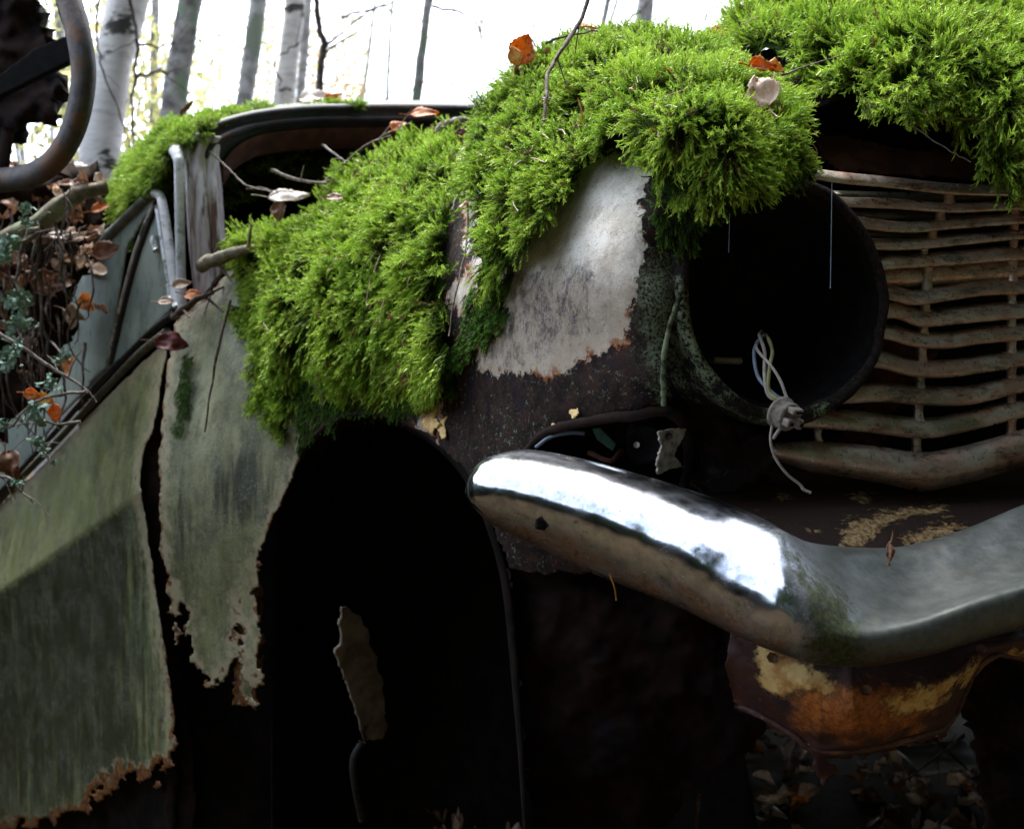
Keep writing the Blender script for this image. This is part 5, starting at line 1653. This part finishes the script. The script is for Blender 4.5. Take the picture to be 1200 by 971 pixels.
lich_twig([(-20, 560, 1.63), (10, 560, 1.63), (25, 575, 1.63), (40, 590, 1.63)], 0.0024, 'lichened twig end at the left above the door swage line', [(20, 565, 0.008)], 44, 3)
lich_twig([(18, 330, 1.9), (25, 355, 1.9), (20, 380, 1.9), (28, 400, 1.88)], 0.0028, 'upright twig thick with lichen before the black hollow', [(16, 350, 0.018), (28, 352, 0.014), (18, 378, 0.017), (30, 380, 0.013), (22, 365, 0.014), (12, 395, 0.012)], 45, 2)
lich_twig([(60, 400, 1.9), (72, 415, 1.88), (75, 425, 1.88)], 0.002, 'tiny twig with a pale lichen rosette near the window', [(73, 419, 0.014)], 46, 1)
lich_twig([(-10, 270, 1.95), (15, 285, 1.95), (40, 275, 1.95), (60, 268, 1.95)], 0.0026, 'lichened twig just beneath the thick pale branch', [(12, 285, 0.018), (35, 262, 0.013), (5, 300, 0.016), (30, 245, 0.012)], 47, 4)

# ================================================================ BRUSH HEAP at the left
heap = empty('brush_heap', (-1.25, 2.5, 0.0), 'dark tangled heap of humus, roots and dead leaves left of the door window', 'brush heap')
hp = sheet_geo([(-420, 205), (0, 205), (60, 205), (118, 215), (122, 262), (100, 310), (84, 360), (74, 410), (40, 455), (0, 500), (-60, 540), (-420, 640)],
               lambda X, Y: 2.22 + 0.00025 * (Y - 200) + 0.05 * fbm(X / 45, Y / 45, seed=61) + 0.12 * sstep(60, 130, X), 6, 8, 20, seed=61)
mesh('humus', hp[0], hp[1], mat['soil'], heap, thick=0.05, toff=1.0)
Vb, fb = box_geo([-2.6, 3.0, 0.45], 1.1, 0.9, 0.95, Matrix.Rotation(rad(20), 3, 'Z'), 0.2)
mesh('soil_bank', Vb, fb, mat['soil'], heap)
rg = np.random.default_rng(88)
rp = []
for k in range(85):
    x = rg.uniform(-60, 100); y = rg.uniform(215, 420)
    L = rg.uniform(30, 150)
    dd = rg.uniform(2.0, 2.15)
    if x > 60: L = min(L, 80)
    rp.append(tube_geo(PL([(x, y, dd), (x + rg.normal(0, 8), y + L * .5, dd - 0.02), (x + rg.normal(0, 16), y + L, dd)]), rg.uniform(0.0012, 0.004), n=5, sub=5, r2=0.001, jit=0.006, seed=k))
V, f = join_geo(rp)
o = mesh('roots', V, f, mat['twig'], heap)
o['kind'] = 'stuff'

# leaf litter on the heap (uncountable)
def litter(name, n, place, label, sizes=(0.03, 0.055), seed=0, cols=None, pw=(0.74, 0.13, 0.05, 0.08)):
    rg = np.random.default_rng(seed)
    parts = {c: [] for c in (cols or ['brown', 'beige', 'orange', 'pale'])}
    keys = list(parts)
    P_, mats_, idx = [], [], []
    for k in range(n):
        c, up = place(rg)
        nrm = np.asarray(up) + rg.normal(0, 0.45, 3)
        V, f = leaf_geo(c, nrm, rg.normal(0, 1, 3), rg.uniform(*sizes), aspect=rg.uniform(0.35, 0.85), curl=rg.uniform(0.2, 2.2), seed=seed * 999 + k, stalk=False)
        w_ = rg.choice(len(keys), p=np.array(pw))
        P_.append((V, f)); idx += [w_] * len(f)
    V, f = join_geo(P_)
    o = mesh(name, V, f, LM[keys[0]])
    for c in keys[1:]:
        o.data.materials.append(LM[c])
    o.data.polygons.foreach_set('material_index', np.array(idx, np.int32))
    return tag(o, label, 'leaf litter', kind='stuff')


litter('leaf_litter_on_brush', 95, lambda r: (P(r.uniform(-80, 122), r.uniform(196, 350) if r.uniform() < 0.75 else r.uniform(300, 440) , r.uniform(2.08, 2.22)), (0.1, -0.8, 0.6)),
       'dead brown and pinkish leaves caught in the brush at the left', seed=5)
litter('leaf_litter_on_ground', 800, lambda r: (np.array([r.uniform(-0.2, 1.6), r.uniform(1.5, 3.2), r.uniform(0.01, 0.06)]), (0, -0.3, 1.0)),
       'dead leaves scattered on the dark ground beneath the car', seed=6, sizes=(0.03, 0.06), pw=(0.46, 0.30, 0.05, 0.19))

# ================================================================ SECOND WRECK at the top left
w2 = empty('wreck_debris', (-0.95, 1.9, 0.9), 'dark bent bumper bar and rusty bracket of another wreck at the top left', 'car wreck')
band = [(60, -60, 1.78), (78, -10, 1.76), (93, 45, 1.74), (98, 90, 1.74), (90, 140, 1.75), (72, 178, 1.77), (48, 200, 1.80), (15, 210, 1.84), (-60, 215, 1.9)]
q = crom(np.array(band, float), 80)
dxy = np.gradient(q[:, :2], axis=0); dxy /= np.linalg.norm(dxy, axis=1)[:, None]
nx, ny = -dxy[:, 1], dxy[:, 0]
rows = []
for a_, dd in ((-11, 0.02), (-12, 0.0), (-7, -0.008), (0, -0.011), (7, -0.008), (12, 0.0), (11, 0.02)):
    rows.append(P(q[:, 0] + nx * a_, q[:, 1] + ny * a_, q[:, 2] + dd))
mat['bandm'] = soft('dull_pitted_dark_metal', (0.085, 0.078, 0.075), (0.045, 0.038, 0.038), 60, rough=0.55, metal=0.4, c3=(0.12, 0.06, 0.03), spec=0.5)
mesh('bumper_bar', np.stack(rows, 1).reshape(-1, 3), grid_faces(80, 7), mat['bandm'], w2, thick=0.004)
sheet('bracket_arm', [(54, -40), (66, -20), (92, 42), (92, 58), (86, 70), (0, 112), (-60, 130), (-60, 80), (0, 88), (40, 58), (78, 42), (70, 20)], lambda X, Y: 1.80 + 0.001 * (80 - X) * 0.3, mat['black'], w2, step=3, thick=0.012)
sheet('rusty_body_panel', [(-120, -80), (30, -80), (38, 10), (50, 40), (54, 60), (64, 90), (66, 128), (60, 146), (36, 142), (8, 165), (-120, 190)], lambda X, Y: 1.90 + 0.02 * fbm(X / 40, Y / 40, seed=3) - 0.0003 * X, mat['rustdark'], w2, step=4, rag=5, seed=33, thick=0.03)
tube('hanging_strap', PL([(10, 150, 1.86), (4, 190, 1.86), (2, 230, 1.88)]), 0.012, mat['rustdark'], w2, prof=(1, .4))

# ================================================================ GROUND
gx = np.concatenate([np.linspace(-400, -8, 30), np.linspace(-7.5, 7.5, 90), np.linspace(8, 400, 30)])
gy = np.concatenate([np.linspace(-300, -8, 25), np.linspace(-7.5, 12, 110), np.linspace(13, 600, 40)])
GX, GY = np.meshgrid(gx, gy, indexing='ij')
GZ = 0.05 * fbm(GX * 0.9, GY * 0.9, seed=2) * np.exp(-(np.hypot(GX, GY) / 40)) - 0.02
mat['ground'] = soft('forest_floor', (0.030, 0.019, 0.012), (0.050, 0.032, 0.018), 18, c3=(0.022, 0.03, 0.012), bumpd=0.01, spec=0.03)
GZ = GZ - 0.55 * sstep(0.15, -0.6, GX) * sstep(6.0, 4.0, GY) * sstep(-3.0, -1.0, GY)
g_ = mesh('ground', np.stack([GX, GY, GZ], -1).reshape(-1, 3), grid_faces(len(gx), len(gy)), mat['ground'], origin=(0, 0, 0))
g_['kind'] = 'structure'
# pale plate added for an unidentified bright patch under the valance
Vp, fp = box_geo(P(1105, 886, 2.3), 0.16, 0.10, 0.008, Matrix.Rotation(rad(12), 3, 'X') @ Matrix.Rotation(rad(15), 3, 'Z'), 0.002)
mat['palesheet'] = soft('bluish_white_plate', (0.85, 0.9, 0.95), (0.65, 0.70, 0.75), 30, rough=0.4, spec=0.5)
tag(mesh('bright_patch_plate', Vp, fp, mat['palesheet']), 'bluish white plate added for the bright patch beneath the valance', 'scrap')
for k, pts in enumerate([[(1080, 850, 1.9), (1110, 880, 1.95), (1140, 905, 2.0)], [(1130, 860, 1.9), (1100, 885, 1.95), (1060, 915, 2.0)], [(820, 930, 1.6), (815, 970, 1.6), (812, 1010, 1.6)]]):
    twig('twig', pts, 0.003, ['thin dark twig crossing the bright plate from the left', 'thin dark twig crossing the bright plate from the right', 'black upright stem at the bottom before the ground leaves'][k], seed=60 + k, forks=2)

# ================================================================ BACKGROUND TREES
def birch_mat():
    m = M('birch_bark')
    v = m.obj(1, 1, 5)
    n = m.noise(2.2, 6, 0.7, m.obj(1.2, 1.2, 3.0))
    n2 = m.noise(9, 5, 0.7, v)
    col = m.mix(m.step(n2, 0.45, 0.7), (0.74, 0.71, 0.68), (0.50, 0.47, 0.45))
    col = m.mix(m.step(n, 0.555, 0.60), col, (0.075, 0.07, 0.065))
    return m.out(col, 0.8, 0, m.bump(n2, 0.5, 0.01), 0.2)


mat['birch'] = birch_mat()
mat['bark'] = soft('grey_lichened_bark', (0.40, 0.39, 0.38), (0.12, 0.115, 0.11), 13, c3=(0.20, 0.26, 0.18), bumpd=0.01)
mat['farbark'] = soft('hazed_far_bark', (0.55, 0.54, 0.54), (0.22, 0.21, 0.21), 13, c3=(0.26, 0.30, 0.23), bumpd=0.01)  # grey bark colour lightened to imitate haze over distant trunks


def leafc(name, a, b):
    m = M(name)
    n = m.noise(3, 3, 0.6)
    col = m.mix(m.step(n, 0.4, 0.6), a, b)
    m.out(col, 0.6, 0, None, 0.3)
    tr = m.n.new('ShaderNodeBsdfTranslucent')
    m.l.new(col, tr.inputs['Color'])
    mx = m.n.new('ShaderNodeMixShader')
    mx.inputs[0].default_value = 0.5
    m.l.new(m.b.outputs[0], mx.inputs[1]); m.l.new(tr.outputs[0], mx.inputs[2])
    m.l.new(mx.outputs[0], m.n['Material Output'].inputs['Surface'])
    return m.m


mat['yleaf'] = leafc('autumn_birch_leaves', (0.58, 0.53, 0.24), (0.40, 0.44, 0.20))
mat['gleaf'] = leafc('spruce_needles', (0.03, 0.05, 0.02), (0.05, 0.08, 0.03))
mat['oleaf'] = leafc('autumn_mixed_leaves', (0.42, 0.25, 0.10), (0.25, 0.28, 0.12))


def card_cloud(centers, size, rg, droop=0.0):
    n = len(centers)
    a = rg.normal(0, 1, (n, 3)); a /= np.linalg.norm(a, axis=1)[:, None]
    b = np.cross(a, rg.normal(0, 1, (n, 3))); b /= np.linalg.norm(b, axis=1)[:, None]
    s = rg.uniform(size[0], size[1], n)[:, None]
    V = np.stack([centers - a * s, centers + b * s * 0.5, centers + a * s, centers - b * s * 0.5], 1).reshape(-1, 3)
    f = np.arange(4 * n).reshape(n, 4)
    return V, f


def tree(name, label, px0, py0, px1, py1, d, wpx, bark, H=9, leaves=350, lm='yleaf', seed=0, branches=9, low=2.2, group='birches behind the car', lsize=(0.02, 0.035)):
    rg = np.random.default_rng(seed)
    a, b = P(px0, py0, d), P(px1, py1, d)
    dr = (b - a) / (b[2] - a[2])
    base = a - dr * a[2]
    r = wpx / F * d / 2
    t = empty(name, Vector((float(base[0]), float(base[1]), -0.05)), label, 'tree', group)
    hs_ = np.linspace(0, H, 9)
    ctr = base + dr * hs_[:, None] * np.array([1, 1, 1]) + np.stack([0.03 * vnoise(hs_, 1.0, seed=seed), 0.03 * vnoise(hs_, 5.0, seed=seed), 0 * hs_], -1)
    ctr[0, 2] = -0.8
    rr = r * np.interp(hs_, [0, 0.4, 1.5, H], [1.5, 1.15, 1.0, 0.15])
    V, f = tube_geo(ctr, rr, n=18, sub=10, jit=r * 0.10, seed=seed)
    mesh('trunk', V, f, mat[bark], t)
    br, cl = [], []
    for k in range(branches):
        h = low + (H - low) * (k + rg.uniform(0, 0.8)) / branches
        az = rg.uniform(0, 2 * np.pi)
        L = (H - h) * 0.35 + 0.5
        c0 = base + dr * h
        dv = np.array([math.cos(az), math.sin(az), 0.55])
        p = np.array([c0, c0 + dv * L * 0.4, c0 + dv * L * 0.8 + [0, 0, -0.05], c0 + dv * L + [0, 0, -0.25 * L]])
        br.append(tube_geo(p, r * 0.22 * (1 - h / H * 0.6), n=6, sub=5, r2=r * 0.03, jit=0.03, seed=seed + k))
        for j in range(3):
            s_ = rg.uniform(0.3, 1.0)
            q0 = p[0] + (p[3] - p[0]) * s_
            q1 = q0 + np.array([rg.normal(0, .3), rg.normal(0, .3), rg.uniform(-0.6, 0.1)])
            br.append(tube_geo(np.array([q0, (q0 + q1) / 2 + [0, 0, .04], q1]), r * 0.05, n=5, sub=4, r2=r * 0.02, jit=0.02, seed=seed + k * 7 + j))
            m_ = max(1, int(leaves / branches / 3))
            u = rg.uniform(0, 1, m_)[:, None]
            cl.append(q0 + (q1 - q0) * u + rg.normal(0, 0.14, (m_, 3)))
    V, f = join_geo(br)
    mesh('branches', V, f, mat['bark'], t)
    V, f = card_cloud(np.concatenate(cl), lsize, rg)
    mesh('crown', V, f, mat[lm], t, smooth=False)
    return t


tree('birch_tree', 'thick white birch trunk at the left behind the brush', 120, 190, 152, 0, 4.6, 50, 'birch', seed=1, low=2.7)
tree('birch_tree', 'grey lichened birch trunk second from left', 204, 130, 222, 0, 5.6, 31, 'bark', seed=2, low=2.9)
tree('birch_tree', 'slender grey trunk in the middle of the window gap above the roof', 287, 120, 298, 0, 6.5, 23, 'farbark', seed=3, low=3.2)
tree('birch_tree', 'pale mottled trunk just left of the leafless dark sapling', 332, 118, 346, 0, 7.0, 28, 'birch', seed=4, low=3.2)
tree('birch_tree', 'thin pale trunk between the mottled trunk and the dark sapling', 356, 118, 364, 0, 7.8, 13, 'farbark', seed=14, low=3.4)
tree('birch_tree', 'thin dark trunk standing alone in the white sky', 489, 122, 505, 0, 8.0, 14, 'bark', seed=5, low=3.6, branches=7, leaves=120)
tree('birch_tree', 'dim trunk behind the moss crown right of the dark twig', 750, 60, 758, 0, 8.5, 26, 'farbark', seed=6, low=3.8, leaves=100)
tree('birch_tree', 'narrow leaning trunk above the moss crown', 702, 60, 716, 0, 8.2, 9, 'farbark', seed=7, low=3.8, leaves=60)
tree('birch_tree', 'slim trunk between the thick birch and the grey birch', 178, 150, 180, 0, 9.5, 14, 'farbark', seed=8, low=3.6)
tree('birch_tree', 'far slim trunk seen left of the thick birch', 78, 150, 70, 0, 10, 16, 'farbark', seed=9, low=3.5)
tree('birch_tree', 'far thin trunk leaning right in the white sky', 712, 40, 735, -40, 9.5, 6, 'farbark', seed=15, low=4.2, leaves=40)

for k in range(16):
    rgk = np.random.default_rng(900 + k)
    xx = [20, 95, 240, 262, 315, 405, 425, 455, 530, 560, 590, 625, 668, 790, 820, 60][k]
    tree('slender_tree', 'far slender trunk ' + ['at the left edge beside the wreck bar', 'half behind the thick white birch', 'between the grey birch and the slender grey trunk', 'just left of the slender grey trunk in the middle',
         'left of the pale mottled trunk', 'first to the right of the leafless sapling', 'second to the right of the leafless sapling', 'third to the right of the leafless sapling', 'first to the right of the lone dark trunk',
         'halfway from the lone dark trunk to the orange leaf', 'above the standing orange leaf', 'just left of the dark twig on the crown', 'just right of the dark twig on the crown', 'above the right shoulder of the moss crown', 'over the dip between crown and bonnet moss', 'behind the hook of the bent bumper bar'][k], xx, 120, xx + rgk.uniform(-12, 16), 0, rgk.uniform(13, 24), rgk.uniform(5, 10), 'farbark',
         seed=500 + k, low=2.5, leaves=260, lm='yleaf' if k % 3 else 'oleaf', group='slender trees far behind the car', lsize=(0.03, 0.06))

# dark sapling twig rising behind the roof
tw = twig('sapling', [(374, 250, 4.2), (374, 104, 4.2), (379, 60, 4.2), (372, 25, 4.2), (368, -20, 4.2), (362, -90, 4.2)], 0.016, 'leafless dark sapling stem rising above the roof', 'twig', forks=3, cat='sapling', seed=71, jit=0.01)
for k, (pts, r, lb) in enumerate([
        ([(152, 0, 3.6), (160, 40, 3.6), (157, 90, 3.6), (155, 150, 3.6), (158, 200, 3.6)], 0.006, 'thin wavy stem hanging before the thick birch'),
        ([(120, -20, 3.5), (114, 30, 3.5), (118, 75, 3.5), (135, 120, 3.5), (150, 165, 3.5)], 0.004, 'fine twig crossing the thick birch diagonally'),
        ([(158, 90, 4.5), (180, 86, 4.5), (200, 84, 4.5)], 0.008, 'short side branch between the birches'),
        ([(165, 52, 4.6), (185, 55, 4.6), (205, 50, 4.6)], 0.006, 'upper side branch between the birches'),
        ([(330, 100, 5.0), (322, 70, 5.0), (345, 55, 5.0), (350, 50, 5.0)], 0.005, 'fine bent twig before the mottled trunk'),
        ([(400, 20, 6.0), (430, 12, 6.0), (460, 4, 6.0)], 0.010, 'faint bare branch reaching into the white sky at the left of the lone trunk'),
        ([(508, 8, 7.0), (535, 14, 7.0), (555, 25, 7.0), (565, 42, 7.0)], 0.012, 'faint bare branch curving down right of the lone trunk'),
        ([(640, 60, 6.0), (645, 20, 6.0), (648, -20, 6.0)], 0.006, 'faint upright twig left of the dark twig on the crown'),
        ([(735, 25, 6.0), (752, 10, 6.0), (770, -8, 6.0)], 0.007, 'faint slanting branch over the crown moss')]):
    twig('thin_branch', pts, r, lb, 'twig' if k < 5 else 'twigpale', seed=80 + k, forks=3, cat='branch', jit=0.01)


def bush(name, label, px, py, d, w_, h_, n, lm, seed, size=(0.02, 0.05)):
    rg = np.random.default_rng(seed)
    c = P(px, py, d)
    base = np.array([c[0], c[1], 0.0])
    t = empty(name, Vector(base), label, 'bush', 'bushes behind the car')
    top = c[2] + h_ / 2
    st, cl = [], []
    for k in range(9):
        e = np.array([c[0] + rg.uniform(-w_, w_) * .5, c[1] + rg.uniform(-w_, w_) * .4, top * rg.uniform(0.85, 1.03)])
        p = np.array([base + rg.normal(0, 0.05, 3) * [1, 1, 0], base * 0.5 + e * 0.5 + rg.normal(0, 0.1, 3), e])
        st.append(tube_geo(p, 0.02, n=5, sub=6, r2=0.004, jit=0.02, seed=seed + k))
        m_ = n // 9
        u = rg.uniform(0.35, 1.0, m_)[:, None]
        cl.append(p[1] * (1 - u) + p[2] * u + rg.normal(0, 0.16, (m_, 3)) * [w_, w_, 1])
    V, f = join_geo(st)
    mesh('stems', V, f, mat['bark'], t)
    V, f = card_cloud(np.concatenate(cl), size, rg)
    mesh('foliage', V, f, mat[lm], t, smooth=False)


bush('bush', 'yellow green bush between the birch trunks', 185, 90, 8.0, 1.6, 1.4, 1500, 'yleaf', 1)
bush('bush', 'yellow leaved bush at the far left behind the wreck debris', 70, 90, 7.5, 1.5, 1.6, 1500, 'yleaf', 2)
bush('bush', 'low mixed autumn bush above the roof left of the lone trunk', 440, 108, 16.0, 1.8, 0.5, 1800, 'oleaf', 3, (0.03, 0.07))
bush('bush', 'sparse autumn bush behind the mottled trunk', 375, 70, 14.0, 1.6, 1.6, 1300, 'oleaf', 4, (0.03, 0.06))
bush('bush', 'dim green bush behind the gap of crown and bonnet moss', 850, 10, 12.0, 0.8, 0.8, 500, 'oleaf', 5, (0.03, 0.06))

# unseen spruce wood added behind the viewer to keep sky light off the front
rg = np.random.default_rng(123)
n = 34000
az = rg.uniform(rad(118), rad(395), n)            # leaves an opening ahead
R_ = rg.uniform(5.5, 10.0, n)
z = rg.uniform(0, 1, n) ** 0.8 * 16.0
z = z * np.interp(np.degrees(az), [118, 135, 215, 240, 395], [0.35, 0.10, 0.14, 0.95, 1.0])  # lowered on the left so light reaches the door side
wob = 1 + 0.25 * vnoise(az * 6, z * 0.15, seed=5)
cen = np.stack([np.cos(az) * R_ * wob, np.sin(az) * R_ * wob, z], -1)
V, f = card_cloud(cen, (0.25, 0.6), rg)
tag(mesh('light_blocking_wood', V, f, mat['gleaf'], smooth=False), 'unseen dark spruce wood added to block sky light', 'wood', kind='stuff')
